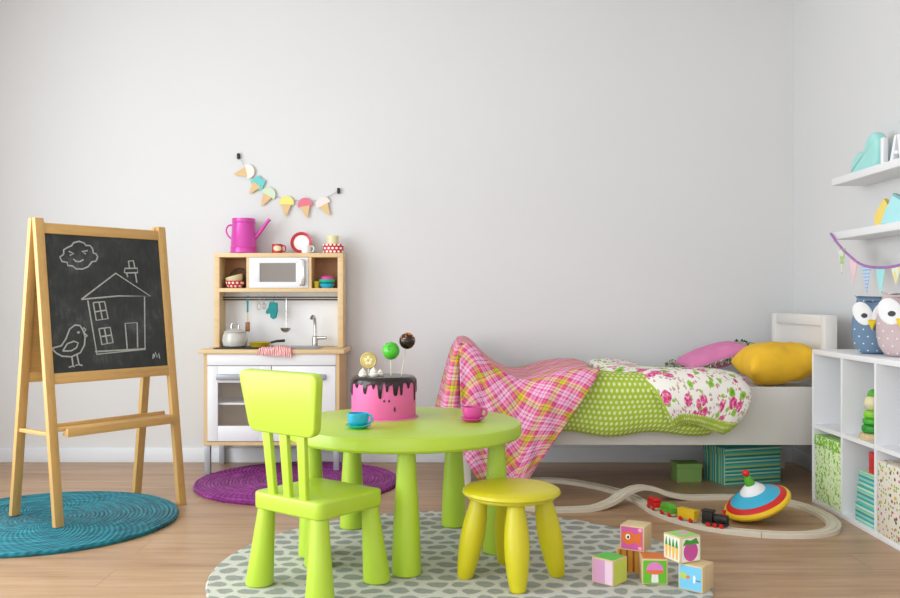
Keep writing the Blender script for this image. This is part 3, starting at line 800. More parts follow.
fp = thing('toy_frying_pan', 'yellow toy frying pan with a black handle beside the saucepan', 'frying pan', (-1.045, 4.95, .6675), R(12))
part('pan_dish', M['yellow_ceramic'], fp, lambda b: lathe(b, [(0, 0), (.045, 0), (.058, .022), (.061, .024), (.058, .026), (.044, .004), (0, .004)], 36))
part('handle', M['black'], fp, lambda b: tube(b, [(.057, 0, .022), (.09, -.004, .03), (.135, -.008, .033)], [.006, .007, .008], 10))
def towel(b):
    ly = b.loops.layers.uv.verify(); g = {}
    path = spline([(4.796, .669), (4.78, .669), (4.757, .668), (4.741, .661), (4.738, .645), (4.739, .634)], 5)
    nu = 26
    for i in range(nu+1):
        for j, p in enumerate(path):
            u = i/nu; x = -1.015+.185*u
            s = .004*math.sin(u*17)+.003*math.sin(u*31+j*.4)
            zz = p[1]+abs(s)*1.0+.002*noise.noise(Vector((x*40, j*.5, 1)))+.006*math.exp(-((u-.62)/.18)**2)*(1 if j < 12 else .2)
            if j >= 15: zz -= .012*u*(j-14)/11*1.2
            g[i, j] = b.verts.new((x+.03*(1-j/len(path))*(.5-u), p[0]-(abs(s) if j > 14 else 0), zz))
    for i in range(nu):
        for j in range(len(path)-1):
            f = b.faces.new((g[i, j], g[i, j+1], g[i+1, j+1], g[i+1, j]))
            for lp, (a, c) in zip(f.loops, ((i, j), (i, j+1), (i+1, j+1), (i+1, j))): lp[ly].uv = (a/nu*.185, c*.006)
    bmesh.ops.recalc_face_normals(b, faces=b.faces[:])
    r = bmesh.ops.solidify(b, geom=b.faces[:], thickness=-.0025)
b = BM(); towel(b); o = obj('tea_towel', b, M['towel'], ang=80); tag(o, 'red and white striped tea towel crumpled over the toy worktop edge', 'towel')
def hook(b, x): tube(b, spline([(x, 5.0395, .931), (x, 5.0395, .9462), (x, 5.0455, .9485), (x, 5.0525, .943)], 4), .0014, 6)
def hang(name, label, cat, x, parts):
    t = thing(name, label, cat, (x, 5.035, .66))
    for nm, mt, fn in parts: part(nm, mt, t, fn, True)
    return t
RY0 = 5.0345
hang('toy_spatula', 'toy spatula with a teal handle hanging above the saucepan', 'spatula', -1.132, [
    ('handle', M['teal_cloth'], lambda b: (tube(b, [(-1.132, RY0, .855), (-1.132, RY0, .93)], .005, 10), hook(b, -1.132))),
    ('shaft', M['birch_z'], lambda b: tube(b, [(-1.132, RY0, .80), (-1.132, RY0, .856)], .0035, 8)),
    ('blade', M['shade_wood'], lambda b: box(b, -1.145, -1.119, RY0-.003, RY0+.003, .748, .801, .002))])
def mitt(b):
    pts = [(-.022, .0), (.022, 0), (.03, -.045), (.028, -.082), (.012, -.094), (-.006, -.086), (-.012, -.06), (-.026, -.072), (-.036, -.062), (-.032, -.045), (-.024, -.035)]
    prism(b, rounded(pts, .006, 4), -.009, .009, .005, T(-.985, RY0-.008, .912) @ RY(R(8)) @ RX(R(90)))
hang('oven_mitt', 'teal toy oven mitt hanging from the dark rail', 'oven mitt', -.985, [
    ('mitt_body', M['teal_cloth'], mitt), ('loop', M['teal_cloth'], lambda b: tube(b, spline([(-.985, RY0-.006, .908), (-.985, RY0, .93), (-.985, 5.0405, .946), (-.985, 5.047, .9445)], 4), .0018, 6))])
hang('toy_ladle', 'silver toy ladle hanging beside the teal oven mitt', 'ladle', -.915, [
    ('handle', M['steel'], lambda b: (tube(b, [(-.915, RY0, .772), (-.915, RY0, .93)], .0032, 8), hook(b, -.915))),
    ('bowl', M['steel'], lambda b: lathe(b, [(0, -.022), (.014, -.019), (.026, -.008), (.03, .004), (.0285, .004), (.024, -.006), (.012, -.016), (0, -.019)], 28, T(-.915, RY0-.026, .765)))])
for k, x in enumerate((-1.068, -1.04)):
    hang('toy_whisk' if k else 'toy_strainer', ('thin wire toy whisk hanging left of the teal oven mitt' if k else 'small wire toy masher hanging right of the teal spatula'), 'utensil', x, [
        ('handle', M['steel'], lambda b: (tube(b, [(x, RY0, .905), (x, RY0, .93)], .0022, 6), hook(b, x))),
        ('wires', M['steel'], (lambda b: [tube(b, [(x+math.sin(a)*.011*math.cos(q), RY0+math.sin(a)*.006*math.sin(q), .89-.016*math.cos(a)) for a in [2*PI*i/16 for i in range(16)]], .0009, 5, True) for q in (0, PI/3, 2*PI/3)]) if k else (lambda b: tube(b, [(x, RY0, .906), (x-.01, RY0, .898), (x-.01, RY0, .872), (x+.01, RY0, .872), (x+.01, RY0, .898), (x, RY0, .904)], .0014, 6)))])

# ice cream garland
SC = 5.12/900
def at(x, y, D): return Vector(((x-450)*D/900, D, .93-(y-299)*D/900))
ga = thing('ice_cream_garland', 'paper ice cream garland strung on the wall above the toy kitchen', 'garland', (-.92, 5.118, 1.5))
strp = [(-1.2, 5.117, 1.738), (-1.166, 5.117, 1.684), (-1.109, 5.117, 1.60), (-1.05, 5.117, 1.545), (-.99, 5.117, 1.512), (-.91, 5.117, 1.493), (-.80, 5.117, 1.487), (-.72, 5.117, 1.5), (-.637, 5.117, 1.543)]
part('cord', M['white_cord'], ga, lambda b: tube(b, spline(strp, 6), .0017, 6), True, 'thin pale string')
def ice(cx, cz, ang, col, kind):
    mx = T(cx, 5.117, cz) @ RY(R(ang)) @ RX(R(90))
    top = {'round': [(.042*math.cos(R(a)), .012+.042*math.sin(R(a))) for a in range(-10, 191, 10)],
           'star': [(.047*(1 if k % 2 else .72)*math.cos(R(k*36+18)), .012+.047*(1 if k % 2 else .72)*math.sin(R(k*36+18))) for k in range(10)]}[kind]
    s = part('scoop', flat('paper '+'_'.join(map(str, col)), col), ga, lambda b: prism(b, top, .0, .003, 0, mx), True)
    part('cone', flat('paper cone', (226, 190, 136)), s, lambda b: prism(b, [(-.027, .006), (.027, .006), (.004, -.062), (-.004, -.062)], .0032, .0056, 0, mx), True, 'tan paper cone')
for a in ((-1.165, 1.652, 78, (238, 232, 222), 'round'), (-1.10, 1.578, 38, (110, 206, 204), 'star'), (-1.040, 1.513, 30, (208, 226, 196), 'round'), (-.93, 1.462, 4, (240, 226, 130), 'round'), (-.822, 1.452, -8, (226, 120, 140), 'round'), (-.715, 1.46, -28, (236, 226, 222), 'round')):
    ice(*a)
for x, z, w in ((-1.203, 1.742, 'left'), (-.634, 1.545, 'right')):
    b = BM(); box(b, x-.008, x+.008, 5.108, 5.1295, z-.016, z+.016, .004)
    o = obj('wall_hook', b, M['black']); tag(o, f'small black wall hook at the {"upper end" if w == "left" else "lower end"} of the ice cream garland', 'hook')

# ------------------------------------------------------------------ bed
BX0, BX1, BY0, BY1 = .05, 1.84, 4.275, 4.99
bd = thing('child_bed', 'white wooden child bed with panelled headboard against the back wall', 'bed', ((BX0+BX1)/2, (BY0+BY1)/2, 0))
BP = lambda name, fn, parent=None, mat=None, label=None: part(name, mat or M['warm_white'], parent or bd, fn, True, label)
BP('side_rail', lambda b: box(b, BX0+.05, BX1-.058, BY0, BY0+.022, .236, .512, .003))
BP('side_rail', lambda b: box(b, BX0+.05, BX1-.058, BY1-.022, BY1, .236, .512, .003))
for x0, x1, zt, yv in ((BX0, BX0+.05, .70, BY0), (BX0, BX0+.05, .70, BY1-.05), (BX1-.058, BX1, .853, BY0), (BX1-.058, BX1, .853, BY1-.05)):
    BP('post', lambda b: box(b, x0, x1, yv, yv+.05, 0, zt, .003))
hd = BP('headboard', lambda b: box(b, BX1-.036, BX1-.022, BY0+.05, BY1-.05, .30, .80))
BP('rail', lambda b: box(b, BX1-.05, BX1-.008, BY0+.05, BY1-.05, .80, .853, .003), hd)
BP('rail', lambda b: box(b, BX1-.05, BX1-.008, BY0+.05, BY1-.05, .24, .30, .003), hd)
ft = BP('footboard', lambda b: (box(b, BX0+.006, BX0+.044, BY0+.05, BY1-.05, .65, .70, .003), box(b, BX0+.006, BX0+.044, BY0+.05, BY1-.05, .24, .30, .003)))
BP('panel', lambda b: box(b, BX0+.018, BX0+.032, BY0+.05, BY1-.05, .30, .65), ft)
BP('bed_base', lambda b: box(b, BX0+.05, BX1-.058, BY0+.022, BY1-.022, .30, .32))
b = BM(); box(b, BX0+.056, BX1-.066, BY0+.028, BY1-.028, .3205, .505, .03, None, 4)
tag(obj('mattress', b, M['mattress']), 'white mattress inside the child bed under the bedding', 'mattress')

# duvet: a polka dot side below and a floral side folded over it
dv = thing('duvet', 'duvet with floral side folded over green polka dots, hanging over the bed side', 'duvet', (.95, 4.6, .51))
def path_fn(pts):
    P = spline([(a, b, 0) for a, b in pts], 12); L = [0]
    for a, c in zip(P, P[1:]): L.append(L[-1]+(c-a).length)
    def f(v):
        s = max(0, min(1, v))*L[-1]
        for k in range(len(P)-1):
            if s <= L[k+1]:
                q = (s-L[k])/max(1e-9, L[k+1]-L[k]); return P[k].lerp(P[k+1], q)
        return P[-1].copy()
    return f, L[-1]
pf, pl_ = path_fn([(4.93, .534), (4.80, .536), (4.5, .537), (4.36, .545), (4.265, .549), (4.205, .512), (4.19, .43), (4.19, .36), (4.20, .300)])
def polka_mid(u, v):
    p = pf(v); q_ = max(0, min(1, (v-.37)/.16)); xr = .95+.40*q_*q_*(3-2*q_)-.14*max(0, (v-.8)/.2)**2; xl = .50-.03*max(0, v-.5)*2; x = xl+(xr-xl)*u
    z = p.y+.003*math.sin(x*9+v*3)*min(1, v*2)
    if v > .75: z += .012*math.sin(x*15)*(v-.75)*4
    return (x, p.x+.006*math.sin(x*21+1)*max(0, v-.5), z)
def eT(u, v, t, p=5): return t*math.sqrt(max(0, (1-abs(2*u-1)**p)*(1-abs(2*v-1)**(p*1.4))))
part('polka_dot_side', M['polka'], dv, lambda b: padded(b, polka_mid, lambda u, v: eT(u, v, .018+.012*min(1, max(0, v-.4)*4), 8), 64, 56, lambda u, v: (u*.93, v*pl_), .004, 11), True, 'green cotton with white dots', ang=80)
ff, fl_ = path_fn([(4.94, .572), (4.75, .578), (4.5, .581), (4.33, .583), (4.22, .572), (4.145, .53), (4.12, .46), (4.12, .40), (4.135, .332)])
def floral_mid(u, v):
    p = ff(v)
    xl = .73 if v < .45 else (.73+.13*(v-.45)/.15 if v < .6 else .86+.17*(v-.6)/.4)
    q = max(0, min(1, (v-.36)/.16)); xr = .985+.40*q*q*(3-2*q)+.008*math.sin(v*9)-.13*max(0, (v-.78)/.22)**2
    x = xl+(xr-xl)*u
    z = p.y+.012*math.sin(x*8+1+v*4)
    q = max(0, (x-.98)/.41)
    z -= .062*q*q*(1 if v < .6 else .6)
    z -= .028*max(0, 1-u*5)**2
    if v > .8: z += .015*math.sin(x*17+2)*(v-.8)*5
    return (x, p.x+.008*math.sin(x*14)*max(0, v-.4), z)
part('floral_side', M['floral'], dv, lambda b: padded(b, floral_mid, lambda u, v: eT(u, v, .022+.004*v, 6), 64, 60, lambda u, v: (u*.75, v*fl_), .008, 9, 4), True, 'white cotton with pink flowers and green leaves', ang=80)

# plaid blanket draped over the footboard
def blanket(b):
    ly = b.loops.layers.uv.verify()
    top = spline([(.045, .722, 0), (.085, .722, 0), (.125, .695, 0), (.17, .645, 0), (.24, .59, 0), (.36, .545, 0), (.5, .581, 0), (.60, .598, 0), (.69, .598, 0)], 5)
    NS = len(top)-1
    L = [0]
    for a, c in zip(top, top[1:]): L.append(L[-1]+(c-a).length)
    ND, NH, NO = 20, 34, 16
    yb, yf = 4.965, 4.25
    V = {}
    def yfn(i):
        q = max(0, min(1, (top[i].x-.34)/.14)); return yf-.05*q*q*(3-2*q)
    def topz(i, y):
        x, z = top[i].x, top[i].y
        sag = .010*noise.noise(Vector((x*7, y*6, 2)))*(1 if x > .15 else .2)
        return z+abs(sag)*.8
    for i in range(NS+1):
        for j in range(ND+1):
            y = yb+(yfn(i)-yb)*j/ND
            xx = top[i].x + (.0 if i < NS*.5 else .012*math.sin(y*11)*(i/NS))
            V[i, j] = b.verts.new((xx, y, topz(i, y)))
    # front fall
    for i in range(NS+1):
        x0 = top[i].x; z0 = topz(i, yfn(i))
        q = i/NS
        # hem: lowest along a band, then climbing with the right-hand edge
        if x0 < .12: zh = .20-.11*max(0, (x0-.045)/.075)
        elif x0 < .35: zh = .088+.015*math.sin((x0-.12)*22)
        else: zh = .088
        for k in range(1, NH+1):
            t = k/NH
            zz = z0+(zh-z0)*t
            # the right half converges on the lower corner
            xr = .345+(zz-.088)/(.50)*.345
            xfull = x0
            xs = x0 if x0 < .30 else .30+(x0-.30)*max(.12, (xr-.30)/(.69-.30))
            fold = .012*math.sin(xs*38+t*1.5)*min(1, t*3) + .010*math.sin(xs*17+2)*t
            round_ = (.055+.015*max(0, min(1, (xs-.3)/.15)))*(1-(1-min(1, t*4.5))**2)
            V[i, ND+k] = b.verts.new((xs+.03*t*t*(1-q)*.6, yfn(i)-round_-.012+.012*(1-min(1, t*8))-abs(fold), zz-.0*t))
    ca, sa = math.cos(R(54)), math.sin(R(54))
    def uvm(i, jj):
        s = L[i]
        if jj <= ND: d = (yb-yf)*jj/ND
        else:
            d = (yb-yf)+(V[i, ND].co-V[i, jj].co).length
            s = V[i, jj].co.x*1.0
        if jj <= ND: s = top[i].x
        return (s*ca-d*sa*1.0, s*sa+d*ca)
    for i in range(NS):
        for j in range(ND+NH):
            k = [(i, j), (i, j+1), (i+1, j+1), (i+1, j)]
            f = b.faces.new([V[a] for a in k])
            for lp, a in zip(f.loops, k): lp[ly].uv = uvm(*a)
    # the flap over the outside of the footboard, flaring outwards
    O = {}
    for j in range(ND+1):
        O[0, j] = V[0, j]
        y = yb+(yf-yb)*j/ND
        for m in range(1, NO+1):
            t = m/NO
            drop = .42*t
            near = j/ND
            x = .035-.012*min(1, t*5)-(.10*t**.9)*(1-.25*near)-.014*math.sin(near*9+1)*t
            yy = y-(.03+.03*t)*near
            O[m, j] = b.verts.new((x, yy, V[0, j].co.z-drop))
    # its front corner turns round the post, leaving one deep fold
    for j in range(ND):
        for m in range(NO):
            k = [(m, j), (m+1, j), (m+1, j+1), (m, j+1)]
            f = b.faces.new([O[a] for a in k][::-1])
            for lp, a in zip(f.loops, k[::-1]): lp[ly].uv = ((yb-yf)*a[1]/ND, a[0]/NO*.42)
    W_ = {}
    for m in range(NO+1):
        W_[m, 0] = O[m, ND]
        for c in range(1, 6):
            t = m/NO; q = c/5
            p = O[m, ND].co
            tgt = Vector((.062+.004*t, yf-.012-.02*t, p.z))
            w = p.lerp(tgt, q); w.y -= .022*math.sin(PI*q)*min(1, t*4)
            W_[m, c] = b.verts.new(w)
    for m in range(NO):
        for c in range(5):
            k = [(m, c), (m+1, c), (m+1, c+1), (m, c+1)]
            f = b.faces.new([W_[a] for a in k][::-1])
            for lp, a in zip(f.loops, k[::-1]): lp[ly].uv = (.72+W_[a].co.x-W_[a[0], 0].co.x, a[0]/NO*.42)
    bmesh.ops.recalc_face_normals(b, faces=b.faces[:])
    bmesh.ops.smooth_vert(b, verts=[v for v in b.verts if v.co.z < .69 and not v.is_boundary], factor=.4, use_axis_x=True, use_axis_y=True, use_axis_z=True)
b = BM(); blanket(b)
o = obj('plaid_blanket', b, M['plaid'], ang=180); tag(o, 'pink and green plaid blanket draped over the foot of the bed', 'blanket')
so = o.modifiers.new('thickness', 'SOLIDIFY'); so.thickness = .005; so.offset = 0

# pillows
def pillow(b, w, h, t, mx, seed, sub=40, dent=.012, pinch=.05, e=2.6):
    def mid(u, v):
        x, y = 2*u-1, 2*v-1
        k = 1-pinch*(1-x*x)*0-pinch*(y*y)*(1-x*x); k2 = 1-pinch*(x*x)*(1-y*y)
        return (x*w/2*k2, y*h/2*k, 0)
    padded(b, mid, lambda u, v: t/2*((1-abs(2*u-1)**e)*(1-abs(2*v-1)**e))**.5, sub, sub, None, dent, 9, seed)
    b.transform(mx)
b = BM(); pillow(b, .35, .32, .185, T(1.602, 4.425, .621) @ RY(R(-7)) @ RX(R(4)), 3, 44, .018, .05, 3.4)
tag(obj('yellow_pillow', b, M['yellow_cloth'], ang=80), 'plump yellow pillow lying against the white headboard', 'pillow')
pp = thing('ruffled_pillow', 'pink pillow with a green leaf ruffle behind the yellow one', 'pillow', (1.405, 4.80, .622))
PM = RZ(R(2)) @ RY(R(-17)) @ RX(R(4))
part('pillow_body', M['pink_cloth'], pp, lambda b: pillow(b, .36, .29, .115, PM, 8, 36, .008), ang=80)
def frill(b):
    n = 220; rin, rout = [], []
    for k in range(n):
        t = 4*k/n; s = int(t); q = (t-s)*2-1
        x, y = [(q, -1), (1, q), (-q, 1), (-1, -q)][s]
        kk = 1-.05*(1-x*x)*abs(y); k2 = 1-.05*(1-y*y)*abs(x)
        p = Vector((x*.178*k2, y*.143*kk, 0)); d = Vector((x**5*.05, y**5*.05, 0))
        if d.length > .055: d *= .055/d.length
        wv = .016*math.sin(k*2*PI/n*44)
        rin.append(b.verts.new(p+Vector((0, 0, wv*.2)))); rout.append(b.verts.new(p+d+Vector((0, 0, wv))))
    for k in range(n): b.faces.new((rin[k], rin[(k+1) % n], rout[(k+1) % n], rout[k]))
    bmesh.ops.solidify(b, geom=b.faces[:], thickness=.003)
    b.transform(PM)
part('ruffle', M['ruffle'], pp, frill, ang=60, label='green and white leaf print ruffle')

# boxes under the bed
bx = thing('storage_box', 'teal striped storage box on the floor under the bed', 'box', (1.498, 4.62, 0), R(17))
def panelbox(b, w, d, h): box(b, -w/2, w/2, -d/2, d/2, 0, h, .002)
for nm, fn in (('box_body', lambda b: panelbox(b, .325, .19, .15)), ('lid', lambda b: box(b, -.166, .166, -.098, .098, .1505, .186, .002))):
    o = part(nm, M['teal_box'], bx, fn)
    o.data.materials.append(M['teal_box_side'])
    for f in o.data.polygons:
        if abs(f.normal.x) > .6: f.material_index = 1
bx = thing('storage_box', 'small plain green lidded box on the floor under the bed', 'box', (1.212, 4.62, 0), R(3))
part('box_body', M['green_box'], bx, lambda b: panelbox(b, .125, .11, .068))
part('lid', M['green_box'], bx, lambda b: box(b, -.066, .066, -.058, .058, .0685, .094, .002))

# ------------------------------------------------------------------ toy train
tk = thing('toy_train_track', 'pale wooden figure-eight toy train track with a bridge on the floor', 'train track', (1.0, 4.0, 0))
loop = [(1.575, 3.70, 0), (1.51, 3.575, 0), (1.39, 3.515, 0), (1.22, 3.53, 0), (1.06, 3.61, 0), (.955, 3.74, 0), (.895, 3.89, 0), (.872, 4.05, 0), (.82, 4.26, 0), (.70, 4.45, 0), (.54, 4.57, 0), (.36, 4.56, 0), (.23, 4.44, 0), (.20, 4.25, 0), (.27, 4.05, 0), (.42, 3.94, 0), (.60, 3.95, 0), (.71, 4.01, .014), (.79, 4.08, .042), (.865, 4.13, .056), (.935, 4.155, .045), (1.02, 4.165, .016), (1.12, 4.175, 0), (1.30, 4.185, 0), (1.46, 4.145, 0), (1.555, 4.03, 0), (1.59, 3.86, 0)]
LP = spline(loop, 8, True)
for p in LP: p.z = max(0, p.z)
SEC = [(-.028, 0), (.028, 0), (.028, .016), (.026, .018), (.0218, .018), (.0218, .0145), (.0092, .0145), (.0092, .018), (-.0092, .018), (-.0092, .0145), (-.0218, .0145), (-.0218, .018), (-.026, .018), (-.028, .016)]
cuts = [0, 24, 52, 80, 104, 132, 152, 184, len(LP)]
for a, c in zip(cuts, cuts[1:]):
    pts = [LP[k % len(LP)] for k in range(a, c+1)]
    pts[-1] = pts[-2].lerp(pts[-1], .97)
    up = max(p.z for p in pts) > .03
    part('bridge_section' if up else 'track_section', M['track'], tk, lambda b: sweep(b, pts, SEC), True)
def on_track(s):
    s = s % len(LP); k = int(s); q = s-k
    p = LP[k].lerp(LP[(k+1) % len(LP)], q); d = (LP[(k+1) % len(LP)]-LP[k]).normalized()
    return p, math.atan2(d.y, d.x)
def wheels(t, xs, mat):
    for x in xs:
        for sy in (-1, 1):
            part('wheel', mat, t, lambda b: lathe(b, [(0, -.003), (.0075, -.003), (.0085, 0), (.0075, .003), (0, .003)], 20, T(x, sy*.0155, .0087) @ RX(R(90))))
def wagon(label, s, fn_mat, body):
    p, a = on_track(s)
    t = thing('toy_train_wagon', label, 'toy train wagon', (p.x, p.y, .0147), a, 'wagons of the toy train')
    t.scale = (1.2, 1.05, 1.2)
    part('wagon_body', fn_mat, t, body)
    part('chassis', M['block_wood'], t, lambda b: box(b, -.036, .036, -.0115, .0115, .006, .0125, .001))
    wheels(t, (-.022, .022), M['red_toy'])
rw = lambda b: (box(b, -.034, .034, -.016, .016, .0125, .030, .002), box(b, -.03, -.006, -.0155, .0155, .030, .045, .003), box(b, .004, .03, -.0155, .0155, .030, .041, .003))
gw = lambda b: (box(b, -.032, .032, -.016, .016, .0125, .026, .002), prism(b, [(.032*math.cos(R(q)), .026+.02*math.sin(R(q))) for q in range(0, 181, 15)], -.016, .016, .002, RX(R(90))))
yw = lambda b: (box(b, -.036, .036, -.016, .016, .0125, .040, .002), box(b, -.038, .038, -.0175, .0175, .040, .044, .0015))
wagon('red toy train wagon at the tail of the train', 49.5, M['red_toy'], rw)
wagon('green toy train wagon with a rounded top between the red and yellow wagons', 43.5, M['green_toy'], gw)
wagon('yellow toy train wagon coupled behind the black engine', 37.8, M['yellow_toy'], yw)
p, a = on_track(31.9)
lo = thing('toy_locomotive', 'black toy steam engine leading the train on the wooden track', 'toy locomotive', (p.x, p.y, .0147), a+PI)
lo.scale = (1.2, .96, 1.2)
part('boiler', M['black'], lo, lambda b: (lathe(b, [(0, 0), (.0155, 0), (.0165, .002), (.0165, .044), (0, .046)], 24, T(0, 0, .0295) @ RY(R(90))), box(b, -.042, .046, -.015, .015, .009, .0175, .002)))
part('cab', M['black'], lo, lambda b: (box(b, -.040, -.004, -.017, .017, .0175, .050, .002), box(b, -.043, -.001, -.019, .019, .050, .056, .002)))
part('chimney', M['red_toy'], lo, lambda b: lathe(b, [(0, .043), (.005, .043), (.0045, .054), (.008, .062), (0, .062)], 16, T(.032, 0, 0)), label='red chimney')
wheels(lo, (-.018, .004, .026), M['red_toy'])

# ------------------------------------------------------------------ spinning top
tp = thing('spinning_top', 'tilted spinning top with yellow, red and blue bands inside the track loop', 'spinning top', (1.325, 3.80, .0), 0, None, (R(7), R(-23), 0))
part('lower_shell', M['yellow_toy'], tp, lambda b: lathe(b, [(0, 0.002), (.006, .004), (.009, .018), (.03, .026), (.08, .044), (.125, .062), (.138, .072), (.141, .08), (.138, .088), (.128, .094), (0, .094)], 64), label='yellow lower half and rim')
part('red_band', M['red_toy'], tp, lambda b: lathe(b, [(0, .0942), (.128, .0942), (.124, .0985), (.105, .1085), (0, .1085)], 64))
part('blue_band', M['cyan_toy'], tp, lambda b: lathe(b, [(0, .1087), (.105, .1087), (.085, .120), (.055, .135), (0, .135)], 64))
part('cone', M['white'], tp, lambda b: lathe(b, [(0, .1352), (.054, .1352), (.05, .145), (.032, .160), (.024, .166), (0, .166)], 48), label='white cone')
sp = part('stem', M['green_toy'], tp, lambda b: lathe(b, [(0, .1662), (.02, .1662), (.021, .175), (.016, .195), (.012, .205), (0, .205)], 32), label='green stem')
part('knob', M['red_toy'], sp, lambda b: lathe(b, [(.0001, .2052), (.009, .206), (.0145, .2135), (.0155, .219), (.0125, .228), (.006, .233), (.0001, .234)], 24), label='red knob')

# ------------------------------------------------------------------ picture blocks
S = .083
def face_mx(side):
    # local frame on a face: x right, y up, z outwards
    return {'front': T(0, -S/2, S/2) @ RX(R(90)), 'right': T(S/2, 0, S/2) @ RZ(R(90)) @ RX(R(90)), 'left': T(-S/2, 0, S/2) @ RZ(R(-90)) @ RX(R(90)), 'top': T(0, 0, S)}[side]
def block(label, x, y, z, rot, faces, group='picture blocks'):
    t = thing('picture_block', label, 'toy block', (x, y, z), R(rot), group)
    part('block_body', M['block_wood'], t, lambda b: box(b, -S/2, S/2, -S/2, S/2, 0, S, .003))
    for nm, side, shapes in faces:
        mx = face_mx(side)
        for k, (snm, col, outline) in enumerate(shapes):
            o = part(snm, flat('print', col, .5), t, lambda b: prism(b, outline, .0001+.0002*k, .0003+.0002*k, 0, mx))
sq = rounded([(-.037, -.037), (.037, -.037), (.037, .037), (-.037, .037)], .003, 3)
block('picture block with green top, pink and yellow-green sides, nearest the yellow stool', .52, 2.935, RUG, 47, [
    ('a', 'front', [('yellow_green_print', (206, 216, 90), sq)]), ('b', 'left', [('pink_print', (216, 160, 196), sq), ('pale_print', (236, 206, 226), [(.01, -.037), (.037, -.037), (.037, .037), (.01, .037)])]), ('c', 'top', [('green_print', (92, 196, 76), sq)])])
bars = [('brown_stripe', (150, 96, 30), [(x, -.036), (x+.007, -.036), (x+.007, .036), (x, .036)]) for x in (-.03, -.008, .014)]
block('orange striped picture block beneath the pink animal block', .618, 3.062, RUG, -26, [('a', 'front', [('orange_print', (222, 150, 50), sq)]+bars)])
block('picture block with an orange animal on pink, stacked on the orange striped block', .626, 3.03, RUG+S+.0005, -30, [
    ('a', 'front', [('pink_print', (206, 84, 160), sq), ('orange_shape', (224, 110, 40), rounded([(-.034, -.014), (-.012, -.024), (.012, -.012), (.034, -.026), (.03, 0), (.034, .026), (.01, .014), (-.012, .024), (-.034, .014)], .003, 3)), ('eye', (245, 240, 235), ell(.008, .009, 20, -.014, .004)), ('pupil', (40, 34, 30), ell(.004, .005, 16, -.013, .003)), ('spot', (240, 160, 200), ell(.007, .006, 16, .028, .03)), ('spot', (240, 160, 200), ell(.007, .006, 16, .028, -.03))])])
block('picture block with a pink-capped mushroom on green', .664, 2.942, RUG, -5, [
    ('a', 'front', [('green_print', (104, 186, 44), sq), ('stalk', (236, 232, 226), rounded([(-.012, -.034), (.012, -.034), (.009, .005), (-.009, .005)], .004, 3)), ('cap_rim', (226, 116, 60), ell(.028, .012, 28, 0, .004)), ('mushroom_cap', (226, 130, 196), [(.027*math.cos(R(q)), .006+.026*math.sin(R(q))) for q in range(0, 181, 12)])]),
    ('c', 'top', [('orange_print', (224, 122, 50), sq)])])
car = []
for x in (-.026, -.009, .008, .025):
    car.append(('carrot', (244, 190, 80), [(x-.0065, .006), (x+.0065, .006), (x+.003, -.032), (x-.003, -.032)]))
    car.append(('carrot_leaf', (40, 150, 70), [(x-.006, .006), (x+.006, .006), (x+.003, .02), (x, .034), (x-.004, .02)]))
block('picture block with carrots and a beetroot, resting on the mushroom and blue blocks', .747, 2.898, RUG+S+.0005, 26, [
    ('a', 'left', [('white_print', (240, 238, 226), sq)]+car),
    ('b', 'front', [('white_print', (240, 238, 226), sq), ('beetroot', (204, 82, 160), ell(.029, .031, 32, 0, -.006)), ('beet_leaf', (60, 160, 40), rounded([(-.034, .012), (-.02, .034), (0, .028), (.022, .036), (.035, .014), (.012, .018), (0, .012), (-.014, .019)], .003, 3))]),
    ('c', 'top', [('green_print', (150, 206, 110), sq), ('pink_patch', (226, 140, 190), ell(.018, .014, 24, .012, .01))])])
block('picture block with a light blue face and a bare wooden side, rightmost of the pile', .784, 2.868, RUG, 50, [
    ('a', 'left', [('blue_print', (120, 200, 236), sq), ('yellow_green_patch', (190, 206, 80), ell(.010, .012, 20, -.024, .004)), ('orange_patch', (216, 130, 90), ell(.007, .006, 16, -.008, .002)), ('white_mark', (240, 244, 246), rounded([(.010, -.012), (.016, -.014), (.018, .004), (.014, .014), (.009, .004)], .002, 3)), ('dark_mark', (70, 84, 96), [(.02, -.006), (.034, -.006), (.034, -.003), (.02, -.003)])])])

# ------------------------------------------------------------------ cube shelf on the right
SX0, SX1 = 1.658, 1.942
SY1, PIT, TH = 4.122, .302, .018
SY0 = SY1-4*PIT-TH
SH = .700
sh = thing('cube_shelf', 'low white cube shelf standing along the right wall', 'shelf unit', ((SX0+SX1)/2, (SY0+SY1)/2, 0))
SP = lambda name, fn: part(name, M['white'], sh, fn, True)
SP('top_board', lambda b: box(b, SX0, SX1, SY0, SY1, SH-.022, SH, .001))
SP('bottom_board', lambda b: box(b, SX0, SX1, SY0, SY1, 0, .022, .001))
SP('middle_board', lambda b: box(b, SX0+.001, SX1, SY0+TH, SY1-TH, .343, .361))
for k in range(5):
    y = SY1-TH-k*PIT
    SP('upright', lambda b: box(b, SX0, SX1, y, y+TH, .022, SH-.022))
SP('back_panel', lambda b: box(b, SX1-.004, SX1, SY0+TH, SY1-TH, .022, SH-.022))
def cell(k): return SY1-(k+1)*PIT+.002, SY1-k*PIT-TH-.002      # near, far
y0, y1 = cell(0)
cbx = thing('storage_box', 'green leaf patterned box in the lowest far compartment of the cube shelf', 'box', (1.80, (y0+y1)/2, .0225))
part('box_body', M['vine'], cbx, lambda b: box(b, SX0+.004, SX1-.02, y0+.004, y1-.004, .0225, .27, .003), True)
part('lid', M['vine'], cbx, lambda b: box(b, SX0+.001, SX1-.018, y0+.001, y1-.001, .2705, .315, .003), True)
y0, y1 = cell(1)
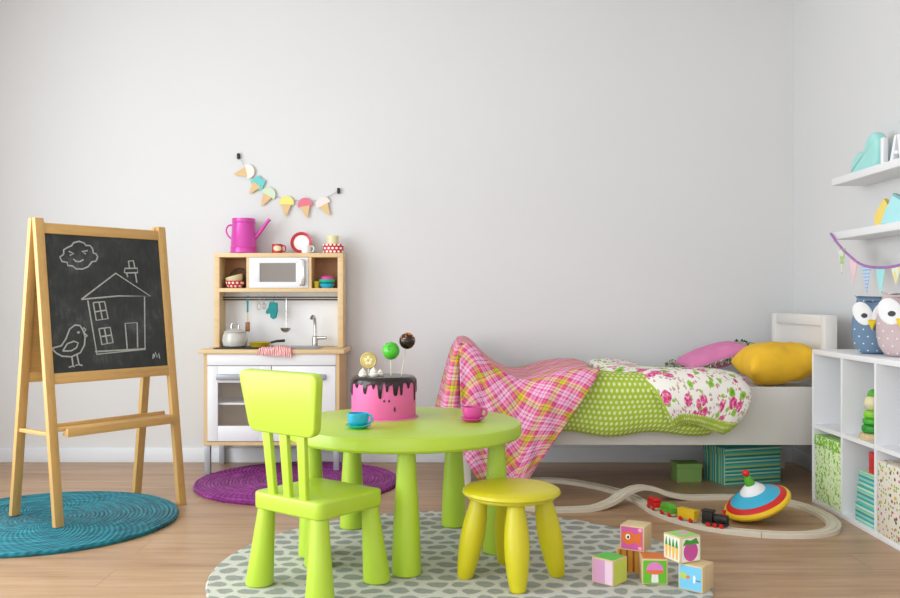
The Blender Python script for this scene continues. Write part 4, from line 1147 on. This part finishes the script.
for k, (zz, hh) in enumerate(((.0225, .075), (.098, .07), (.1685, .06))):
    b = BM(); box(b, SX0+.012+.004*k, SX1-.03, y0+.002, y0+.19-.006*k, zz, zz+hh, .002)
    o = obj('striped_box', b, M['teal_box_shelf']); tag(o, ('aqua striped flat box at the bottom of the stack in the cube shelf', 'aqua striped flat box in the middle of the stack in the cube shelf', 'aqua striped flat box under the red box in the cube shelf')[k], 'box', 'aqua striped boxes in the cube shelf')
b = BM(); box(b, SX0+.03, SX1-.06, y0+.004, y0+.11, .229, .315, .003)
tag(obj('red_box', b, M['red_toy']), 'small red box on top of the aqua striped boxes', 'box')
y0, y1 = cell(2)
b = BM(); box(b, SX0+.002, SX1-.02, y0+.002, y1-.002, .0225, .305, .003)
cf = obj('dotted_box', b, M['confetti']); tag(cf, 'cream box with many coloured dots in the lower row of the cube shelf', 'box')
# stacking toy
sk = thing('stacking_toy', 'wooden ring stacker with green rings and a white ball head', 'stacking toy', (1.722, 3.655, .3615))
part('base', M['block_wood'], sk, lambda b: lathe(b, [(0, 0), (.053, 0), (.056, .006), (.054, .02), (.048, .024), (0, .024)], 40), label='bare wood base')
for z, r, h, c, lab in ((.0245, .047, .034, (44, 150, 44), 'dark green ring'), (.059, .044, .026, (70, 176, 50), 'green ring'), (.0855, .04, .03, (140, 206, 50), 'light green ring')):
    part('ring', flat('ring '+lab, c, .4), sk, lambda b: lathe(b, [(0, z), (r*.8, z), (r*.97, z+h*.2), (r, z+h*.5), (r*.97, z+h*.8), (r*.8, z+h), (0, z+h)], 36), label=lab)
hdo = part('head', M['cream'], sk, lambda b: lathe(b, [(0, .1157), (.018, .117), (.033, .13), (.038, .147), (.033, .164), (.02, .176), (0, .179)], 32), label='cream ball head')
part('cap', M['green_toy'], hdo, lambda b: lathe(b, [(0, .1790), (.025, .1745), (.027, .179), (.022, .192), (.011, .201), (0, .203)], 32), label='green cap')
y0, y1 = cell(0)
pg = thing('toy_peg', 'small brown wooden peg figure in the upper far compartment of the cube shelf', 'toy', (1.70, y0+.03, .3615))
part('peg_body', M['shade_wood'], pg, lambda b: lathe(b, [(0, 0), (.016, 0), (.017, .004), (.012, .035), (0, .035)], 20))
part('head', M['block_wood'], pg, lambda b: lathe(b, [(0, .035), (.009, .037), (.0125, .047), (.009, .057), (0, .06)], 20))

# owl cushions
def owl(name, label, x, y, rot, h, w, body, eye_dx):
    t = thing(name, label, 'soft toy', (x, y, SH+.0005), R(rot))
    k = h/.24; kw = w/.19
    Wz = [(0, .045), (.01, .065), (.04, .085), (.09, .095), (.14, .092), (.19, .078), (.225, .07), (.24, .078)]
    Dz = [(0, .035), (.01, .055), (.04, .068), (.09, .068), (.14, .058), (.19, .036), (.225, .014), (.24, .004)]
    def itp(tb, z):
        for (a, p), (c, q) in zip(tb, tb[1:]):
            if z <= c: return p+(q-p)*(z-a)/(c-a)
        return tb[-1][1]
    def rad(z): return itp(Wz, z/k)*kw, itp(Dz, z/k)*kw
    def body_fn(b):
        n, m = 40, 32; rings = []
        for i in range(m+1):
            z = h*i/m; ww, dd = rad(z); rg = []
            for a in range(n):
                c, s = math.cos(2*PI*a/n), math.sin(2*PI*a/n)
                zz = z-.03*k*(1-abs(c)**1.5)*max(0, (z/h-.8)/.2)
                p = Vector((ww*c, dd*s, zz)); p *= 1+.02*noise.noise(p*25+Vector((rot, 0, 0)))
                p.z = max(0, p.z)
                rg.append(b.verts.new(p))
            rings.append(rg)
        for p, q in zip(rings, rings[1:]):
            for a in range(n): b.faces.new((p[a], p[(a+1) % n], q[(a+1) % n], q[a]))
        b.faces.new(rings[0][::-1]); b.faces.new(rings[-1])
    part('body', body, t, body_fn, ang=70)
    def surf(x, z, off):
        ww, dd = rad(z); c = max(-.97, min(.97, x/ww))
        p = Vector((x, -dd*math.sqrt(1-c*c), z)); nrm = Vector((x/ww**2, p.y/max(dd, .01)**2, 0)).normalized()
        return p+nrm*off
    def patch(cx, cz, rx, rz, off, tilt=0):
        def f(b):
            rings = []
            for r in (0, .5, .85, 1):
                rg = []
                for a in range(24 if r else 1):
                    ex, ez = rx*r*math.cos(2*PI*a/24), rz*r*math.sin(2*PI*a/24)
                    xx = cx+ex*math.cos(tilt)-ez*math.sin(tilt); zz = cz+ex*math.sin(tilt)+ez*math.cos(tilt)
                    rg.append(b.verts.new(surf(xx, min(zz, h*.985), off if r < 1 else off*.4)))
                rings.append(rg)
            for a in range(24): b.faces.new((rings[0][0], rings[1][a], rings[1][(a+1) % 24]))
            for p, q in zip(rings[1:], rings[2:]):
                for a in range(24): b.faces.new((p[a], q[a], q[(a+1) % 24], p[(a+1) % 24]))
        return f
    for s in (-1, 1):
        ey = part('eye_patch', M['white_felt'], t, patch(s*.042*kw, h*.69, .041*kw, .050*k, .006, -s*.45), label='white felt eye patch')
        part('pupil', M['grey_felt'], ey, patch(s*.034*kw, h*.655, .014*kw, .0105*k, .010), label='dark pupil')
    def beak(b):
        prism(b, rounded([(-.022*kw, 0), (.022*kw, 0), (0, -.046*k)], .004, 4), 0, .012, .004, Matrix.Translation(surf(0, h*.58, .006)) @ RX(R(80)))
    part('beak', M['yellow_felt'], t, beak, label='yellow felt beak')
    # folded wing
    part('ear_band', body, t, lambda b: box(b, -.06*kw, .06*kw, -.008, .004, h*.90, h*.94, .004))
owl('owl_cushion', 'blue grey dotted owl cushion at the far end on the white shelf', 1.775, 3.78, -26, .245, .165, M['owl_blue'], 0)
owl('owl_cushion', 'dusty pink dotted owl cushion nearest the camera on the white shelf', 1.80, 3.575, -30, .262, .20, M['owl_pink'], 0)

# ------------------------------------------------------------------ wall shelves on the right
def wshelf(z, label):
    t = thing('wall_shelf', label, 'wall shelf', (1.88, 3.6, z))
    part('board', M['white'], t, lambda b: box(b, 1.798, 1.9585, 2.9, 4.24, z, z+.034, .002), True)
    return z+.0345
z1 = wshelf(1.462, 'upper white floating shelf on the right wall holding the aqua cushion')
z2 = wshelf(1.208, 'lower white floating shelf on the right wall holding the mountain shapes')
CLOUD = rounded([(-.13, 0), (.13, 0), (.135, .12), (.09, .172), (.035, .15), (-.005, .095), (-.06, .10), (-.115, .07)], [.02, .05, .06, .045, .05, .02, .035, .035], 6)
b = BM(); prism(b, CLOUD, 0, .06, .02, T(1.905, 4.03, z1) @ RZ(R(-90)) @ RX(R(90)), 4)
tag(obj('cloud_cushion', b, M['aqua_felt'], ang=60), 'aqua cloud shaped cushion on the upper wall shelf', 'cushion')
def letter(label, y, strokes):
    t = BM()
    for pts in strokes: prism(t, pts, -.012, .012, .002, T(1.86, y, z1) @ RZ(R(-78)) @ RX(R(90)))
    tag(obj('wooden_letter', t, M['white']), label, 'letter', 'white letters on the upper wall shelf')
rect = lambda x0, x1, y0, y1: [(x0, y0), (x1, y0), (x1, y1), (x0, y1)]
letter('white wooden letter L beside the aqua cushion', 3.825, [rect(-.03, -.012, 0, .122), rect(-.0135, .03, 0, .016)])
letter('white wooden letter A at the edge of the photo on the upper shelf', 3.735, [[(-.04, 0), (-.022, 0), (.004, .115), (-.010, .115)], [(.0045, .115), (.018, .115), (.04, 0), (.024, 0)], [(-.010, .035), (.012, .035), (.010, .05), (-.008, .05)]])
b = BM(); prism(b, [(-.045, 0), (.045, 0), (.045, .05), (0, .115), (-.045, .05)], -.015, .015, .002, T(1.855, 3.83, z2) @ RZ(R(-62)) @ RX(R(90)))
tag(obj('wooden_house_shape', b, M['yellow_paint']), 'yellow pointed wooden shape on the lower wall shelf', 'ornament')
mt = thing('mountain_ornament', 'pale aqua jagged mountain ornament beside the yellow shape', 'ornament', (1.85, 3.655, z2))
MMX = T(1.85, 3.655, z2) @ RZ(R(-66)) @ RX(R(90))
part('peak_body', M['aqua_paint'], mt, lambda b: prism(b, [(-.11, 0), (.11, 0), (.09, .05), (.06, .09), (.03, .055), (.005, .08), (-.05, .112), (-.085, .06)], -.014, .014, .002, MMX), True)
part('peak_edge', M['teal_paint'], mt, lambda b: prism(b, [(-.05, .1125), (.005, .081), (.03, .056), (.06, .091), (.066, .098), (.03, .068), (.008, .092), (-.05, .122)], -.014, .014, .001, MMX), True, 'darker teal edge')

# pennant garland
pg = thing('pennant_garland', 'pastel pennant garland on a purple cord below the lower wall shelf', 'garland', (1.79, 3.9, 1.05))
CP = [(1.792, 4.235, 1.237), (1.786, 4.15, 1.188), (1.784, 4.03, 1.128), (1.783, 3.90, 1.08), (1.782, 3.76, 1.062), (1.782, 3.60, 1.062), (1.783, 3.45, 1.085), (1.786, 3.30, 1.14), (1.792, 3.16, 1.212)]
CS = spline(CP, 12)
part('cord', M['purple_cord'], pg, lambda b: tube(b, CS, .0055, 8), True, 'purple cord')
def pen_mat(name, a, c, mode):
    t = NT(name); v = t.coord()
    f = t.math('GREATER_THAN', t.noise(v, 38, 1), .52) if mode == 'n' else t.math('GREATER_THAN', t.math('SINE', t.math('MULTIPLY', t.sep(v)[2], 420.0)), .2)
    return t.done(t.mix(f, srgb(*a), srgb(*c)), .9)
PEN = [(4.10, pen_mat('floral pennant', (226, 228, 218), (178, 206, 140), 'n'), 'green and yellow sprigged pennant'), (3.98, fabric('pink pennant', srgb(238, 206, 212)), 'pale pink pennant'), (3.855, pen_mat('blue pennant', (196, 214, 236), (160, 186, 222), 's'), 'blue striped pennant'), (3.73, fabric('aqua pennant', srgb(170, 232, 232)), 'aqua pennant'), (3.60, pen_mat('yellow pennant', (240, 224, 150), (228, 236, 220), 'n'), 'yellow patterned pennant')]
for y, m_, lab in PEN:
    zc = min(CS, key=lambda p: abs(p.y-y)).z
    part('pennant', m_, pg, lambda b: prism(b, [(-.042, -.002), (.042, -.002), (0, -.12 if y > 3.65 else -.075)], -.001, .001, 0, T(1.784, y, zc) @ RZ(R(-90)) @ RX(R(90))), True, lab)

# ------------------------------------------------------------------ light, camera, look
def area(name, loc, rot, sx, sy, energy, col):
    l = bpy.data.lights.new(name, 'AREA'); l.shape = 'RECTANGLE'; l.size = sx; l.size_y = sy; l.energy = energy; l.color = col
    o = bpy.data.objects.new(name, l); o.location = loc; o.rotation_euler = rot; C.objects.link(o)
area('daylight_side_window', (XL-.05, (WY0+WY1)/2, (WZ0+WZ1)/2), (0, R(-90), 0), WZ1-WZ0, WY1-WY0, 136, (.91, .97, 1))
area('rear_fill_light', ((FX0+FX1)/2, YF-.05, (WZ0+WZ1)/2), (R(90), 0, 0), FX1-FX0, WZ1-WZ0, 44, (.98, .985, 1))  # fill light added behind the camera to brighten faces turned towards it
w = bpy.data.worlds.new('World'); bpy.context.scene.world = w; w.use_nodes = True
w.node_tree.nodes['Background'].inputs[0].default_value = (.8, .88, 1, 1); w.node_tree.nodes['Background'].inputs[1].default_value = .6

cam = bpy.data.cameras.new('Camera'); co = bpy.data.objects.new('Camera', cam); C.objects.link(co)
cam.sensor_width = 36; cam.lens = 36; cam.clip_start = .05
co.location = (0, 0, .93); co.rotation_euler = (R(90), 0, 0)
bpy.context.scene.camera = co
vs = bpy.context.scene.view_settings
vs.view_transform = 'Standard'; vs.look = 'None'; vs.gamma = 1; vs.use_curve_mapping = False; vs.exposure = .19
for o in C.objects:
    if '_w' in o: del o['_w']
bpy.context.view_layer.update()
